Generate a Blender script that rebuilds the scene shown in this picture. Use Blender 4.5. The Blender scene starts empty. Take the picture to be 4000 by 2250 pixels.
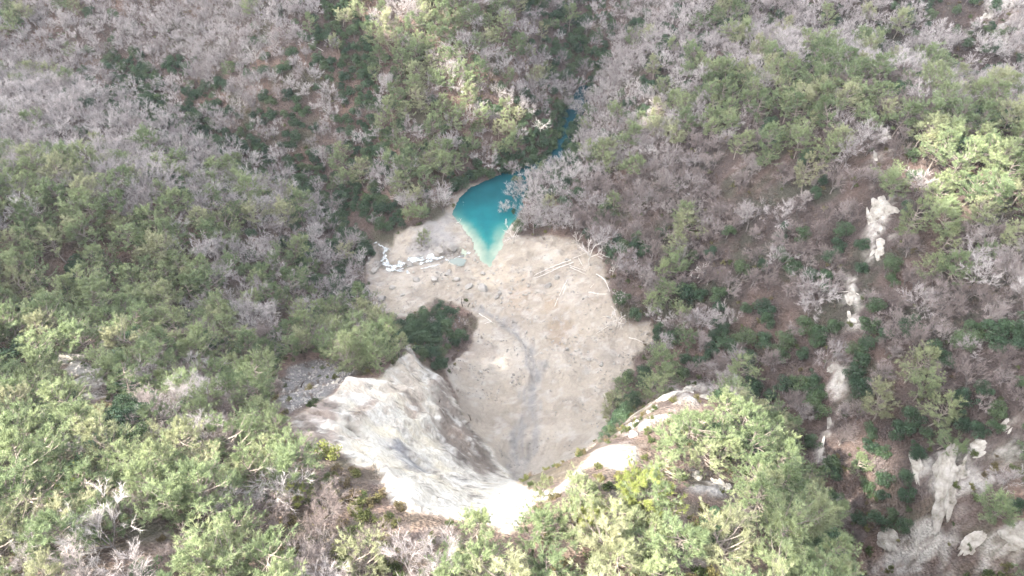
import bpy, math, random
import numpy as np

# ------------------------------------------------------------------ camera, sky, sun, exposure
SC = bpy.context.scene
COL = SC.collection
rad = math.radians
HC = 210.0                       # camera height above the lake
PITCH = 48.0                     # degrees below the horizon
HFOV = 70.0
cam = bpy.data.cameras.new("camera")
cam.sensor_width = 36.0
cam.lens = 18.0 / math.tan(rad(HFOV / 2))
cam.clip_start = 1.0
cam.clip_end = 6000.0
cam_o = bpy.data.objects.new("camera", cam)
COL.objects.link(cam_o)
cam_o.location = (0, 0, HC)
cam_o.rotation_euler = (rad(90 - PITCH), 0, 0)
SC.camera = cam_o

SUN_ELEV, SUN_AZ = 50.0, 207.0    # azimuth: direction TOWARDS the sun, degrees counter-clockwise from +X
W = bpy.data.worlds.new("World")
SC.world = W
W.use_nodes = True
nt = W.node_tree
sky = nt.nodes.new("ShaderNodeTexSky")
sky.sky_type = 'NISHITA'
sky.sun_disc = False
sky.sun_elevation = rad(SUN_ELEV)
sky.sun_rotation = rad(90 - SUN_AZ)
sky.air_density = 1.0
sky.dust_density = 3.5
sky.ozone_density = 0.6
bg = nt.nodes["Background"]
bg.inputs["Strength"].default_value = 0.15
hs = nt.nodes.new("ShaderNodeHueSaturation")      # a milky winter sky
hs.inputs["Saturation"].default_value = 0.38
nt.links.new(sky.outputs[0], hs.inputs["Color"])
nt.links.new(hs.outputs[0], bg.inputs["Color"])

sun = bpy.data.lights.new("sun", 'SUN')
sun.energy = 3.0
sun.angle = rad(0.6)
sun.color = (1.0, 0.95, 0.86)
sun_o = bpy.data.objects.new("sun", sun)
COL.objects.link(sun_o)
SUND = np.array([math.cos(rad(SUN_ELEV)) * math.cos(rad(SUN_AZ)), math.cos(rad(SUN_ELEV)) * math.sin(rad(SUN_AZ)), math.sin(rad(SUN_ELEV))])
from mathutils import Vector, Matrix
sun_o.rotation_euler = Vector(-SUND).to_track_quat('-Z', 'Y').to_euler()
sun_o.location = tuple(SUND * 900)
SC.view_settings.view_transform = 'Standard'
SC.view_settings.look = 'None'
SC.view_settings.exposure = 3.08
SC.view_settings.gamma = 1.0
SC.cycles.use_denoising = True
SC.cycles.max_bounces = 6
SC.cycles.diffuse_bounces = 3
SC.cycles.transparent_max_bounces = 8

# ------------------------------------------------------------------ surveying: the site was measured in a 2576-wide frame
PW, PX, PY = 2576.0, 1288.0, 724.5
FOC = PX / math.tan(rad(HFOV / 2))
cp, sp = math.cos(rad(PITCH)), math.sin(rad(PITCH))


def world(px, py, z):
    a, b = (px - PX) / FOC, (PY - py) / FOC
    dy, dz = cp + b * sp, -sp + b * cp
    t = (z - HC) / dz
    return np.array([a * t, dy * t, z])


def project(P):
    P = np.asarray(P, float)
    x, y, z = P[..., 0], P[..., 1], P[..., 2] - HC
    d = np.maximum(y * cp - z * sp, 1e-3)
    return PX + FOC * x / d, PY - FOC * (y * sp + z * cp) / d, d


def smooth(a, b, x):
    t = np.clip((x - a) / (b - a), 0, 1)
    return t * t * (3 - 2 * t)


def _hash(ix, iy, iz, seed):
    h = (ix.astype(np.int64) * 374761393 + iy.astype(np.int64) * 668265263 + iz.astype(np.int64) * 2147483647 + seed * 1274126177) & 0xFFFFFFFF
    h = ((h ^ (h >> 13)) * 1274126177) & 0xFFFFFFFF
    h = ((h ^ (h >> 16)) * 2246822519) & 0xFFFFFFFF
    return ((h ^ (h >> 15)) & 0xFFFFFF) / float(0xFFFFFF)


def noise(x, y, z=None, seed=0):
    """value noise in -1..1"""
    x = np.asarray(x, float); y = np.asarray(y, float)
    z = np.zeros_like(x) if z is None else np.asarray(z, float)
    ix, iy, iz = np.floor(x), np.floor(y), np.floor(z)
    fx, fy, fz = x - ix, y - iy, z - iz
    ux, uy, uz = [f * f * f * (f * (f * 6 - 15) + 10) for f in (fx, fy, fz)]
    r = 0
    for dz in (0, 1):
        wz = uz if dz else 1 - uz
        if dz and not np.any(fz):
            continue
        for dy in (0, 1):
            wy = uy if dy else 1 - uy
            for dx in (0, 1):
                wx = ux if dx else 1 - ux
                r = r + wx * wy * wz * _hash(ix + dx, iy + dy, iz + dz, seed)
    return r * 2 - 1


def fbm(x, y, z=None, oct=4, seed=0, gain=0.5):
    a, s, f = 1.0, 0, 1.0
    tot = 0
    for o in range(oct):
        s = s + a * noise(x * f + 17.3 * o, y * f - 9.1 * o, None if z is None else z * f, seed + o)
        tot += a
        a *= gain
        f *= 2.03
    return s / tot


def ridged(x, y, z=None, oct=4, seed=0):
    a, s, f, tot = 1.0, 0, 1.0, 0
    for o in range(oct):
        s = s + a * (1 - 2 * np.abs(noise(x * f + 7.7 * o, y * f + 3.1 * o, None if z is None else z * f, seed + o)))
        tot += a
        a *= 0.5
        f *= 2.1
    return s / tot


def inpoly(px, py, poly):
    px = np.asarray(px); py = np.asarray(py)
    c = np.zeros(px.shape, bool)
    n = len(poly)
    for i in range(n):
        x0, y0 = poly[i]; x1, y1 = poly[(i + 1) % n]
        if y0 == y1:
            continue
        k = ((y0 > py) != (y1 > py)) & (px < (x1 - x0) * (py - y0) / (y1 - y0) + x0)
        c ^= k
    return c


def segdist(px, py, line, closed=False):
    d = np.full(np.shape(px), 1e9)
    n = len(line)
    for i in range(n if closed else n - 1):
        x0, y0 = line[i][:2]; x1, y1 = line[(i + 1) % n][:2]
        dx, dy = x1 - x0, y1 - y0
        t = np.clip(((px - x0) * dx + (py - y0) * dy) / (dx * dx + dy * dy + 1e-9), 0, 1)
        d = np.minimum(d, np.hypot(px - x0 - t * dx, py - y0 - t * dy))
    return d


def sdf(px, py, poly):
    d = segdist(px, py, poly, True)
    return np.where(inpoly(px, py, poly), -d, d)      # negative inside


# surveyed heights: (frame x, frame y, height above the lake)
CTRL = [
 # dammed lake and its canyon
 (1220,560,-2),(1280,455,-2),(1230,640,-1),(1165,560,-1),(1400,400,-1),(1430,300,-1),(1475,230,0),(1490,170,5),(1450,100,16),(1440,0,24),(1350,430,0),
 # outlet
 (950,620,-5),(975,675,-3),(1080,655,-1.2),(900,560,-6),(850,500,-5),(780,440,-3),(690,400,2),(560,330,9),(430,250,15),(300,200,20),(120,180,24),
 # far left slope
 (0,0,44),(300,0,42),(600,0,46),(850,0,48),(150,100,32),(450,120,28),(640,150,34),(720,260,22),(780,120,40),(860,200,28),(900,320,14),(930,430,4),(950,520,0),(1000,470,7),
 # low spur with the grey wood
 (0,250,32),(200,280,29),(400,360,21),(560,420,11),(0,340,32),(200,380,27),(400,430,24),
 # middle hill
 (1130,0,50),(1130,120,39),(1130,220,29),(1130,310,18),(1130,400,8),(1250,60,42),(1280,230,22),(1330,330,9),(1040,350,14),(1050,150,34),(1330,0,40),(1000,0,50),
 (1150,470,1.5),(1120,520,2),(1050,530,4),(1030,580,2.5),
 # beyond the right spur
 (1700,0,38),(1650,80,30),(1560,120,16),(1900,0,46),(1900,80,38),(2100,0,50),(2100,90,42),(2300,0,54),(2300,140,42),(2576,0,60),(2500,100,52),(2576,220,46),(2450,220,44),
 # right spur: crest and face
 (1600,180,24),(1720,130,33),(1850,110,40),(2000,140,49),(2100,175,54),(2300,240,66),(2500,300,71),(2576,320,72),
 (1560,300,12),(1480,390,2),(1440,440,2),(1330,480,1.5),(1330,560,2),(1400,530,5),(1420,600,4),(1330,620,3),(1650,350,24),(1600,480,15),(1540,600,8),(1800,250,36),(1900,400,45),(2200,400,62),(2450,430,72),
 (1900,550,38),(2200,560,57),(2150,700,49),(2400,680,64),(1800,700,25),(1680,620,16),(2130,800,45),(2100,950,39),(2350,900,60),(2070,1150,34),(1900,850,26),(1720,800,15),(1640,850,11),
 (1640,980,13),(1760,900,18),(1850,980,22),(1950,1100,27),(2050,1250,31),(2100,1330,31),(2160,1449,30),(2576,600,74),(2576,900,76),(2500,1050,64),(2330,1120,51),(2380,1220,56),(2250,1420,37),(2300,1449,42),(2480,1449,53),(2576,1449,58),(2400,1340,54),(2576,1250,66),
 # near right ridge
 (1725,975,74),(1640,1030,80),(1590,1070,84),(1500,1135,92),(1440,1195,98),(1390,1245,102),(1345,1290,107),(1285,1342,110),(1700,1090,88),(1800,1150,90),(1830,1020,72),(1900,1120,76),(1960,1220,84),(1700,1250,106),(1850,1330,108),(2000,1350,96),(2080,1440,104),(1600,1400,120),(1500,1300,111),(1900,1449,116),(1400,1430,120),(1300,1449,121),
 # near left ridge
 (1150,1310,111),(1000,1280,109),(940,1185,104),(850,1140,101),(800,1140,100),(735,1065,92),(600,1080,94),(450,1050,94),(250,1050,94),(60,1090,97),(600,1200,106),(400,1200,108),(150,1200,108),(0,1250,112),(800,1250,108),(700,1400,118),(1000,1420,119),(400,1449,124),(100,1449,126),
 # behind it: gully, rocky spur, left valley
 (700,985,52),(600,960,55),(780,930,40),(830,880,30),(500,970,62),(380,970,66),(200,980,70),(0,1000,76),(850,800,8),(760,800,19),(650,800,27),
 (480,890,54),(330,870,57),(180,860,60),(50,860,63),(560,880,44),(260,930,65),(120,760,45),(300,760,40),(500,780,34),(600,740,27),(700,720,18),(820,730,7),(900,700,1),
 (0,480,52),(200,480,47),(400,500,38),(600,540,25),(740,560,12),(870,610,-2),(0,620,52),(150,620,47),(300,620,42),(500,640,31),(700,650,16),(830,660,4),(0,750,52),
 # slide
 (950,720,-1.5),(1000,770,1.5),(1100,700,0.4),(1235,680,0.8),(1400,690,4.5),(1500,680,8),(1300,790,5),(1480,800,9),(1560,770,12),(1350,880,10),(1240,880,12),(1190,950,15),(1430,980,16),(1350,1090,21),(1300,1190,26),(1440,1130,23),(1520,1050,20),(1580,950,13),(1600,830,10),(1180,1010,17),(1190,1080,20),(1380,1210,27),
 (1090,830,9),(1040,770,4),(1150,870,12),(1020,820,8),
 # promontory and cliff
 (940,880,43),(870,900,38),(1000,880,40),(1035,885,38),(1080,930,30),(850,980,70),(930,980,62),(1000,960,52),(1100,1000,36),(1150,1060,33),(1000,1060,66),(1050,1130,66),(1130,1130,48),(1200,1150,34),(1000,1180,86),(1100,1200,78),(1200,1215,58),(1200,1270,92),(1280,1290,96),
]
CT = np.array([world(*c) for c in CTRL])
# ground out of frame
EXTRA = np.array([(-420,120,90),(-420,300,60),(-420,480,70),(0,520,75),(250,520,80),(-250,520,80),(450,420,90),(480,200,105),(420,40,120),(330,-40,125),(200,-60,118),(0,-60,132),(-200,-60,138),(-420,-40,135),(0,0,126),(-150,20,130),(140,-30,112),(150,20,52),(600,600,110),(-600,600,100),(-600,-100,140),(600,-100,140),(0,600,90)], float)
KN = np.vstack([CT, EXTRA])


def _phi(r2):
    return 0.5 * r2 * np.log(np.maximum(r2, 1e-12))


def fit(K, lam):
    S = 100.0
    X = K[:, :2] / S
    n = len(X)
    A = _phi(((X[:, None] - X[None]) ** 2).sum(-1)) + lam * np.eye(n)
    P = np.hstack([np.ones((n, 1)), X])
    M = np.block([[A, P], [P.T, np.zeros((3, 3))]])
    c = np.linalg.solve(M, np.concatenate([K[:, 2], np.zeros(3)]))

    def f(x, y):
        x = np.asarray(x, float); sh = x.shape
        q = np.stack([x.ravel(), np.asarray(y, float).ravel()], 1) / S
        out = np.empty(len(q))
        for i in range(0, len(q), 20000):
            qq = q[i:i + 20000]
            out[i:i + 20000] = _phi(((qq[:, None] - X[None]) ** 2).sum(-1)) @ c[:n] + c[n] + qq @ c[n + 1:]
        return out.reshape(sh)
    return f


base_z = fit(KN, 0.004)

# ------------------------------------------------------------------ material helpers
def mat(name):
    m = bpy.data.materials.new(name)
    m.use_nodes = True
    t = m.node_tree
    t.nodes.clear()
    out = t.nodes.new("ShaderNodeOutputMaterial")
    return m, t, out


def node(t, kind, **kw):
    n = t.nodes.new(kind)
    for k, v in kw.items():
        if k in n.inputs:
            n.inputs[k].default_value = v
        else:
            setattr(n, k, v)
    return n


def ramp(t, fac, stops):
    r = t.nodes.new("ShaderNodeValToRGB")
    e = r.color_ramp.elements
    while len(e) < len(stops):
        e.new(0.5)
    for i, (p, c) in enumerate(stops):
        e[i].position = p
        e[i].color = (*c, 1)
    t.links.new(fac, r.inputs[0])
    return r.outputs[0]


def mixrgb(t, a, b, fac, mode='MIX'):
    m = t.nodes.new("ShaderNodeMix")
    m.data_type = 'RGBA'
    m.blend_type = mode
    for s, v in ((m.inputs[0], fac), (m.inputs[6], a), (m.inputs[7], b)):
        if hasattr(v, 'is_output') or isinstance(v, bpy.types.NodeSocket):
            t.links.new(v, s)
        elif isinstance(v, (int, float)):
            s.default_value = v
        else:
            s.default_value = (*v, 1)
    return m.outputs[2]


def ground_mat(name, bump, scale, vary, rough=0.95):
    m, t, out = mat(name)
    at = node(t, "ShaderNodeAttribute", attribute_name="Col")
    geo = node(t, "ShaderNodeNewGeometry")
    n1 = node(t, "ShaderNodeTexNoise", Scale=scale, Detail=8.0, Roughness=0.65)
    n2 = node(t, "ShaderNodeTexNoise", Scale=scale * 0.13, Detail=5.0, Roughness=0.6)
    vo = node(t, "ShaderNodeTexVoronoi", Scale=scale * 1.7)
    for n in (n1, n2, vo):
        t.links.new(geo.outputs["Position"], n.inputs["Vector"])
    k = ramp(t, n1.outputs[0], [(0.25, (1 - vary,) * 3), (0.5, (1, 1, 1)), (0.8, (1 + vary * 0.7,) * 3)])
    k2 = ramp(t, n2.outputs[0], [(0.3, (1 - vary * .6, 1 - vary * .62, 1 - vary * .6)), (0.7, (1 + vary * .45, 1 + vary * .42, 1 + vary * .4))])
    c = mixrgb(t, mixrgb(t, at.outputs["Color"], k, 1.0, 'MULTIPLY'), k2, 1.0, 'MULTIPLY')
    p = node(t, "ShaderNodeBsdfPrincipled", Roughness=rough)
    p.inputs["Specular IOR Level"].default_value = 0.15
    t.links.new(c, p.inputs["Base Color"])
    h = node(t, "ShaderNodeMath", operation='ADD')
    t.links.new(n1.outputs[0], h.inputs[0])
    t.links.new(vo.outputs[0], h.inputs[1])
    b = node(t, "ShaderNodeBump", Strength=bump, Distance=0.5)
    t.links.new(h.outputs[0], b.inputs["Height"])
    t.links.new(b.outputs[0], p.inputs["Normal"])
    t.links.new(p.outputs[0], out.inputs[0])
    return m


def simple_mat(name, stops, scale=3.0, rough=0.9, bump=0.3, obj_vary=0.0, bscale=None):
    """noise between colour stops, with a little per-object brightness"""
    m, t, out = mat(name)
    tc = node(t, "ShaderNodeTexCoord")
    n1 = node(t, "ShaderNodeTexNoise", Scale=scale, Detail=7.0, Roughness=0.6)
    t.links.new(tc.outputs["Object"], n1.inputs["Vector"])
    c = ramp(t, n1.outputs[0], stops)
    if obj_vary:
        oi = node(t, "ShaderNodeObjectInfo")
        k = ramp(t, oi.outputs["Random"], [(0, (1 - obj_vary,) * 3), (1, (1 + obj_vary,) * 3)])
        c = mixrgb(t, c, k, 1.0, 'MULTIPLY')
    p = node(t, "ShaderNodeBsdfPrincipled", Roughness=rough)
    p.inputs["Specular IOR Level"].default_value = 0.2
    t.links.new(c, p.inputs["Base Color"])
    if bump:
        n2 = node(t, "ShaderNodeTexNoise", Scale=bscale or scale * 3, Detail=6.0)
        t.links.new(tc.outputs["Object"], n2.inputs["Vector"])
        b = node(t, "ShaderNodeBump", Strength=bump, Distance=0.2)
        t.links.new(n2.outputs[0], b.inputs["Height"])
        t.links.new(b.outputs[0], p.inputs["Normal"])
    t.links.new(p.outputs[0], out.inputs[0])
    return m


def new_mesh(name, V, F, mats=None, fm=None, smooth_=False):
    """V (n,3); F list of arrays (m,3) or (m,4)"""
    me = bpy.data.meshes.new(name)
    V = np.asarray(V, np.float32)
    me.vertices.add(len(V))
    me.vertices.foreach_set("co", V.ravel())
    if not isinstance(F, list):
        F = [F]
    F = [np.asarray(f, np.int32) for f in F if len(f)]
    loops = np.concatenate([f.ravel() for f in F])
    tot = np.concatenate([np.full(len(f), f.shape[1], np.int32) for f in F])
    start = np.concatenate([[0], np.cumsum(tot)[:-1]]).astype(np.int32)
    me.loops.add(len(loops))
    me.loops.foreach_set("vertex_index", loops)
    me.polygons.add(len(tot))
    me.polygons.foreach_set("loop_start", start)
    me.polygons.foreach_set("loop_total", tot)
    if fm is not None:
        me.polygons.foreach_set("material_index", np.asarray(fm, np.int32))
    me.polygons.foreach_set("use_smooth", np.full(len(tot), smooth_))
    for m in mats or []:
        me.materials.append(m)
    me.update(calc_edges=True)
    return me


def link(name, me, parent=None, loc=None):
    o = bpy.data.objects.new(name, me)
    COL.objects.link(o)
    if parent is not None:
        o.parent = parent
    if loc is not None:
        o.location = loc
    return o


def tag(o, label=None, cat=None, group=None, kind=None):
    for k, v in (("label", label), ("category", cat), ("group", group), ("kind", kind)):
        if v:
            o[k] = v
    return o


# ------------------------------------------------------------------ the lie of the land
SLIDE = [(915,725),(925,668),(945,640),(930,616),(950,606),(990,625),(1000,592),(1060,562),(1120,545),(1140,500),(1190,462),(1250,445),(1300,440),(1310,520),(1290,592),(1335,598),(1350,600),(1400,596),(1440,602),(1480,628),(1515,655),(1522,700),(1535,745),(1555,790),(1580,815),(1640,815),(1650,850),(1600,900),(1570,960),(1532,1000),(1528,1060),(1500,1110),(1480,1145),(1400,1235),(1380,1260),(1330,1250),(1270,1215),(1230,1155),(1180,1075),(1150,1000),(1125,925),(1185,868),(1200,800),(1165,772),(1100,752),(1030,798),(990,800),(940,765)]
GRAVEL = [(725,925),(800,905),(850,915),(890,935),(850,975),(790,1005),(730,1040),(705,1000)]
CLIFF = [(728,1058),(800,1012),(846,985),(870,955),(950,958),(1000,905),(1028,868),(1062,915),(1112,945),(1152,1005),(1192,1078),(1252,1160),(1292,1205),(1330,1232),(1392,1235),(1440,1188),(1500,1128),(1540,1116),(1600,1120),(1606,1160),(1570,1188),(1510,1172),(1470,1182),(1400,1252),(1345,1266),(1330,1292),(1300,1338),(1275,1346),(1230,1322),(1130,1303),(1020,1290),(975,1252),(952,1195),(935,1178),(880,1168),(850,1135),(800,1140),(735,1085)]
ROCKY = [  # limestone showing through the scrub
 [(1560,1085),(1600,1035),(1660,1000),(1700,972),(1760,968),(1810,985),(1800,1010),(1740,1020),(1680,1045),(1620,1090),(1580,1110)],
 [(2195,1449),(2250,1340),(2330,1300),(2300,1180),(2330,1140),(2440,1130),(2540,1060),(2576,1050),(2576,1130),(2480,1230),(2400,1340),(2420,1400),(2576,1300),(2576,1420),(2350,1449)],
 [(2195,480),(2270,490),(2280,560),(2230,640),(2220,680),(2190,690),(2180,560)],
 [(2130,680),(2160,690),(2170,830),(2120,830)],
 [(2100,920),(2135,930),(2100,1080),(2070,1170),(2040,1170),(2075,1050)],
 [(2210,320),(2260,330),(2225,400),(2185,440)],
 [(2480,0),(2576,0),(2576,140),(2510,120)],
 [(140,895),(250,900),(280,960),(260,1010),(200,1000),(160,950)],
 [(230,820),(285,830),(290,880),(250,870)],
 [(370,860),(440,850),(510,890),(560,930),(480,945)],
 [(1720,1180),(1850,1210),(1840,1260),(1740,1240)],
 [(90,1060),(200,1050),(330,1130),(260,1190),(170,1130)],
]
STREAM = [world(1400,400,0)[:2], world(1430,300,0)[:2], world(1475,225,0)[:2], world(1490,190,2)[:2]]
POOL = [(1141,545),(1150,505),(1190,468),(1250,446),(1300,445),(1330,470),(1310,540),(1278,575),(1265,600),(1252,640),(1232,672),(1205,640),(1188,600),(1165,572)]
POOLW = [tuple(world(x, y, 0)[:2]) for x, y in POOL]
LAKE_AXIS = [world(1225,560,0)[:2], world(1285,450,0)[:2], world(1345,425,0)[:2]] + STREAM[:3]
OUTLET_PX = [(1150,640,-.2),(1090,650,-.8),(1030,664,-1.5),(985,678,-2.4),(962,664,-2.9),(968,638,-3.8),(955,618,-5.0),(935,610,-5.6),(890,560,-6)]
OUTLET = [world(x, y, z) for x, y, z in OUTLET_PX]
CHANNEL = [world(x, y, z)[:2] for x, y, z in [(1215,770,5),(1290,820,8),(1345,870,10.5),(1345,930,14),(1325,990,17),(1310,1050,20),(1285,1120,23),(1278,1180,26),(1300,1215,27)]]
CHANNEL2 = [world(x, y, z)[:2] for x, y, z in [(1345,930,14),(1340,1000,17),(1352,1050,20),(1335,1110,22),(1310,1150,24),(1312,1205,27)]]


def axis(stops):
    out = [stops[0][0]]
    for (a, s0), (b, s1) in zip(stops[:-1], stops[1:]):
        while out[-1] < b - 1e-6:
            f = (out[-1] - a) / (b - a)
            out.append(min(b, out[-1] + s0 + (s1 - s0) * f))
    return np.array(out)


def land(x, y):
    """height and material weights of the ground at world x, y"""
    z0 = base_z(x, y)
    px, py, d = project(np.stack([x, y, z0], -1))
    wob = 7 * noise(x / 7, y / 7, seed=5) + 4 * noise(x / 2.5, y / 2.5, seed=6)
    s_sl = sdf(px + wob, py + wob * .7, SLIDE)
    s_cl = sdf(px + wob * .8, py - wob * .5, CLIFF)
    s_gr = sdf(px + wob, py, GRAVEL)
    infr = (d > 40)
    cl = smooth(5, -3, s_cl) * infr * (z0 > 24)
    sl = smooth(8, -6, s_sl) * infr * (z0 < 44) * (1 - cl)
    gr = smooth(8, -8, s_gr) * infr * (z0 > 28) * (1 - cl)
    rk = np.zeros_like(z0)
    for P in ROCKY:
        rk = np.maximum(rk, smooth(14, -12, sdf(px + 1.5 * wob, py + wob, P)) * infr)
    rk *= smooth(-.25, .2, fbm(x / 4.5, y / 4.5, z0 / 5, 3, seed=21)) * (1 - cl) * (1 - sl)
    dl = segdist(x, y, LAKE_AXIS)
    inp = sdf(x, y, POOLW) + .9 * noise(x / 4, y / 4, seed=19) * (base_z(x, y) < 12) + .4 * noise(x / 1.7, y / 1.7, seed=20)
    do = segdist(x, y, [o[:2] for o in OUTLET])
    # forest relief
    fo = 1 - np.maximum(sl, cl)
    z = z0 + fo * (1.1 * fbm(x / 16, y / 16, seed=1) + .45 * fbm(x / 4, y / 4, seed=2))
    z += rk * (1.2 * ridged(x / 6, y / 6, z0 / 4, 4, seed=3) + .6)
    # slide: hummocks and flow lobes
    hum = 1.0 * fbm(x / 8, y / 7, oct=5, seed=8, gain=.58) + 1.9 * np.maximum(0, ridged(x / 12, y / 6, oct=4, seed=9)) * smooth(150, 185, y) - .1
    tonguex = (x - np.interp(y, [95, 140, 190], [5, 15, 20])) / 5
    z += sl * (hum * smooth(0, 6, inp) * smooth(0, 4, do) + 1.0 * ridged(tonguex, y / 26, oct=4, seed=10) * smooth(175, 140, y))
    for ch, dep in ((CHANNEL, 1.3), (CHANNEL2, 1.0)):
        dc = segdist(x + 1.2 * noise(x / 5, y / 5, seed=11), y, ch)
        z -= sl * dep * smooth(3.0, .2, dc)
        for off in (1.7, -1.9):
            dcc = segdist(x + off + 1.8 * noise(x / 6, y / 6, seed=12 + int(off)), y, ch)
            z -= sl * .3 * smooth(.7, .1, dcc) * smooth(165, 150, y)
    # lake floor and stream bed
    z = np.where(inp < 6, np.minimum(z, z * smooth(-1.5, 5, inp) + (-.22 * np.clip(-inp, 0, 14) - .05) * (1 - smooth(-1.5, 5, inp))), z)
    bank = (sl > .02) & (inp > 0) & (inp < 14) & (do > 3.5)
    z = np.where(bank, np.maximum(z, .1 * inp + .25 * noise(x / 2, y / 2, seed=18) * smooth(.5, 4, inp)), z)
    can = smooth(6.5, 3, dl) * (y > world(1290, 450, 0)[1] - 6)
    z = z * (1 - can) + np.minimum(z, -1.4) * can
    ob = np.minimum(1, smooth(4.0, 1.4, do))
    zo = np.interp(x, [o[0] for o in OUTLET[::-1]], [o[2] for o in OUTLET[::-1]])
    z = z * (1 - .75 * ob) + np.minimum(z, zo - .3) * .75 * ob
    # cliff roughness (along the fall line: ledges and ribs)
    rib = ridged((x - .25 * y) / 7, (x + y) / 30, z0 / 26, 4, seed=14)
    led = ridged(x / 14, y / 14, z0 / 3.2, 3, seed=15)
    west = smooth(-5, -14, x)
    z += cl * smooth(0, 9, -s_cl) * (west * 2.6 * rib + .9 * led + .8 * fbm(x / 3, y / 3, z0 / 3, 5, seed=16, gain=.6) * (.35 + west))
    bed = z0 / 9 + .9 * fbm(x / 11, y / 11, z0 / 9, seed=24) + .25 * (x - y) / 9
    saw = bed - np.floor(bed)
    blk = (x * .5 + y) / 8 + 1.1 * fbm(x / 12, y / 12, z0 / 12, seed=25)
    saw2 = blk - np.floor(blk)
    z += cl * smooth(0, 12, -s_cl) * ((.3 + west) * 1.1 * (np.abs(saw - .5) * 2 - .5) + west * 1.9 * (np.abs(saw2 - .5) * 2 - .5) * smooth(-.4, .2, fbm(x / 10, y / 10, seed=26)))
    z += sl * .16 * fbm(x / 1.5, y / 1.5, oct=3, seed=27)
    z += .07 * fbm(x / 1.6, y / 1.6, seed=17)
    return z, dict(px=px, py=py, sl=sl, cl=cl, gr=gr, rk=rk, inp=inp, do=do, s_cl=s_cl, s_sl=s_sl, dl=dl)


gx = axis([(-640, 24), (-300, 3.2), (-110, .85), (90, .85), (300, 3.2), (640, 24)])
gy = axis([(-140, 14), (10, 2), (36, .75), (135, .75), (260, 1.0), (400, 3), (640, 24)])
GX, GY = np.meshgrid(gx, gy)
GZ, M = land(GX, GY)
SLOPE = np.hypot(*np.gradient(GZ, gy, gx))


def hz(x, y):
    """bilinear height of the built ground"""
    x = np.asarray(x, float); y = np.asarray(y, float)
    i = np.clip(np.searchsorted(gx, x) - 1, 0, len(gx) - 2)
    j = np.clip(np.searchsorted(gy, y) - 1, 0, len(gy) - 2)
    fx = np.clip((x - gx[i]) / (gx[i + 1] - gx[i]), 0, 1)
    fy = np.clip((y - gy[j]) / (gy[j + 1] - gy[j]), 0, 1)
    return (GZ[j, i] * (1 - fx) + GZ[j, i + 1] * fx) * (1 - fy) + (GZ[j + 1, i] * (1 - fx) + GZ[j + 1, i + 1] * fx) * fy


def samp(G, x, y):
    i = np.clip(np.searchsorted(gx, x) - 1, 0, len(gx) - 2)
    j = np.clip(np.searchsorted(gy, y) - 1, 0, len(gy) - 2)
    return G[j, i]


def ground_at(px, py):
    """the point of the built ground seen at a frame position"""
    a, b = (px - PX) / FOC, (PY - py) / FOC
    dy, dz = cp + b * sp, -sp + b * cp
    t = np.arange(60, 620, .25)
    h = hz(a * t, dy * t)
    i = int(np.argmax(HC + dz * t < h))
    return np.array([a * t[i], dy * t[i], h[i]])


def visible(P, lift=0.0):
    """which points (n,3) the ground does not hide from the drone"""
    P = np.asarray(P, float)
    C = np.array([0, 0, HC])
    ok = np.ones(len(P), bool)
    for f in np.linspace(.02, .75, 60):
        Q = P + (C - P) * f
        ok &= hz(Q[:, 0], Q[:, 1]) < Q[:, 2] + lift
    return ok


# ground colour: what the surface is made of, plus shade painted on the cliff
def lerp(a, b, w):
    return a * (1 - w[..., None]) + np.asarray(b) * w[..., None]


C = np.empty(GX.shape + (3,))
C[:] = (.10, .075, .064)
X, Y, Z = GX, GY, GZ
C = lerp(C, (.155, .108, .086), smooth(-.1, .5, fbm(X / 14, Y / 14, seed=31)))
C = lerp(C, (.066, .068, .044), .7 * smooth(0, .45, fbm(X / 8, Y / 8, seed=32)))
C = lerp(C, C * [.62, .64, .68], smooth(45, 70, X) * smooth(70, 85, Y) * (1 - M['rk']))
near = smooth(95, 80, Y) * (1 - M['cl'])
C = lerp(C, (.12, .094, .072), .65 * near * smooth(-.2, .35, fbm(X / 4, Y / 4, seed=33)))
C = lerp(C, (.22, .19, .17), .5 * near * smooth(.2, .55, fbm(X / 3, Y / 3, seed=34)))
C = lerp(C, (.33, .31, .28), M['rk'] * smooth(-.6, .1, fbm(X / 2, Y / 2, Z / 2, seed=35)))
C = lerp(C, (.15, .143, .14), M['gr'] * .9)
# slide
sc = np.empty_like(C)
sc[:] = (.295, .257, .213)
sc = lerp(sc, (.345, .308, .265), smooth(-.1, .5, fbm(X / 18, Y / 18, seed=36)))
sc = lerp(sc, (.235, .20, .17), .6 * smooth(.05, .5, fbm(X / 9, Y / 6, seed=37)))
for (cx, cy, r, col, w) in [(1390,770,40,(.36,.275,.20),.6),(1410,835,55,(.33,.25,.185),.65),(1310,745,60,(.44,.35,.27),.6),(1090,600,75,(.42,.40,.39),.9),(1060,630,45,(.36,.345,.345),.8),(1390,640,45,(.62,.55,.46),.7),(1230,690,70,(.55,.47,.37),.6),(1480,600,50,(.38,.33,.31),.8),(1570,1000,40,(.33,.27,.23),.5),(1210,880,40,(.36,.31,.27),.7),(960,690,45,(.42,.36,.31),.6),(1130,880,60,(.33,.27,.23),.6),(1560,900,50,(.38,.33,.29),.5)]:
    dd = np.hypot((M['px'] - cx), (M['py'] - cy) * 1.3) / r + .9 * fbm(X / 5, Y / 4, seed=38)
    sc = lerp(sc, np.array(col) * .68, w * smooth(1.1, .4, dd))
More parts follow.
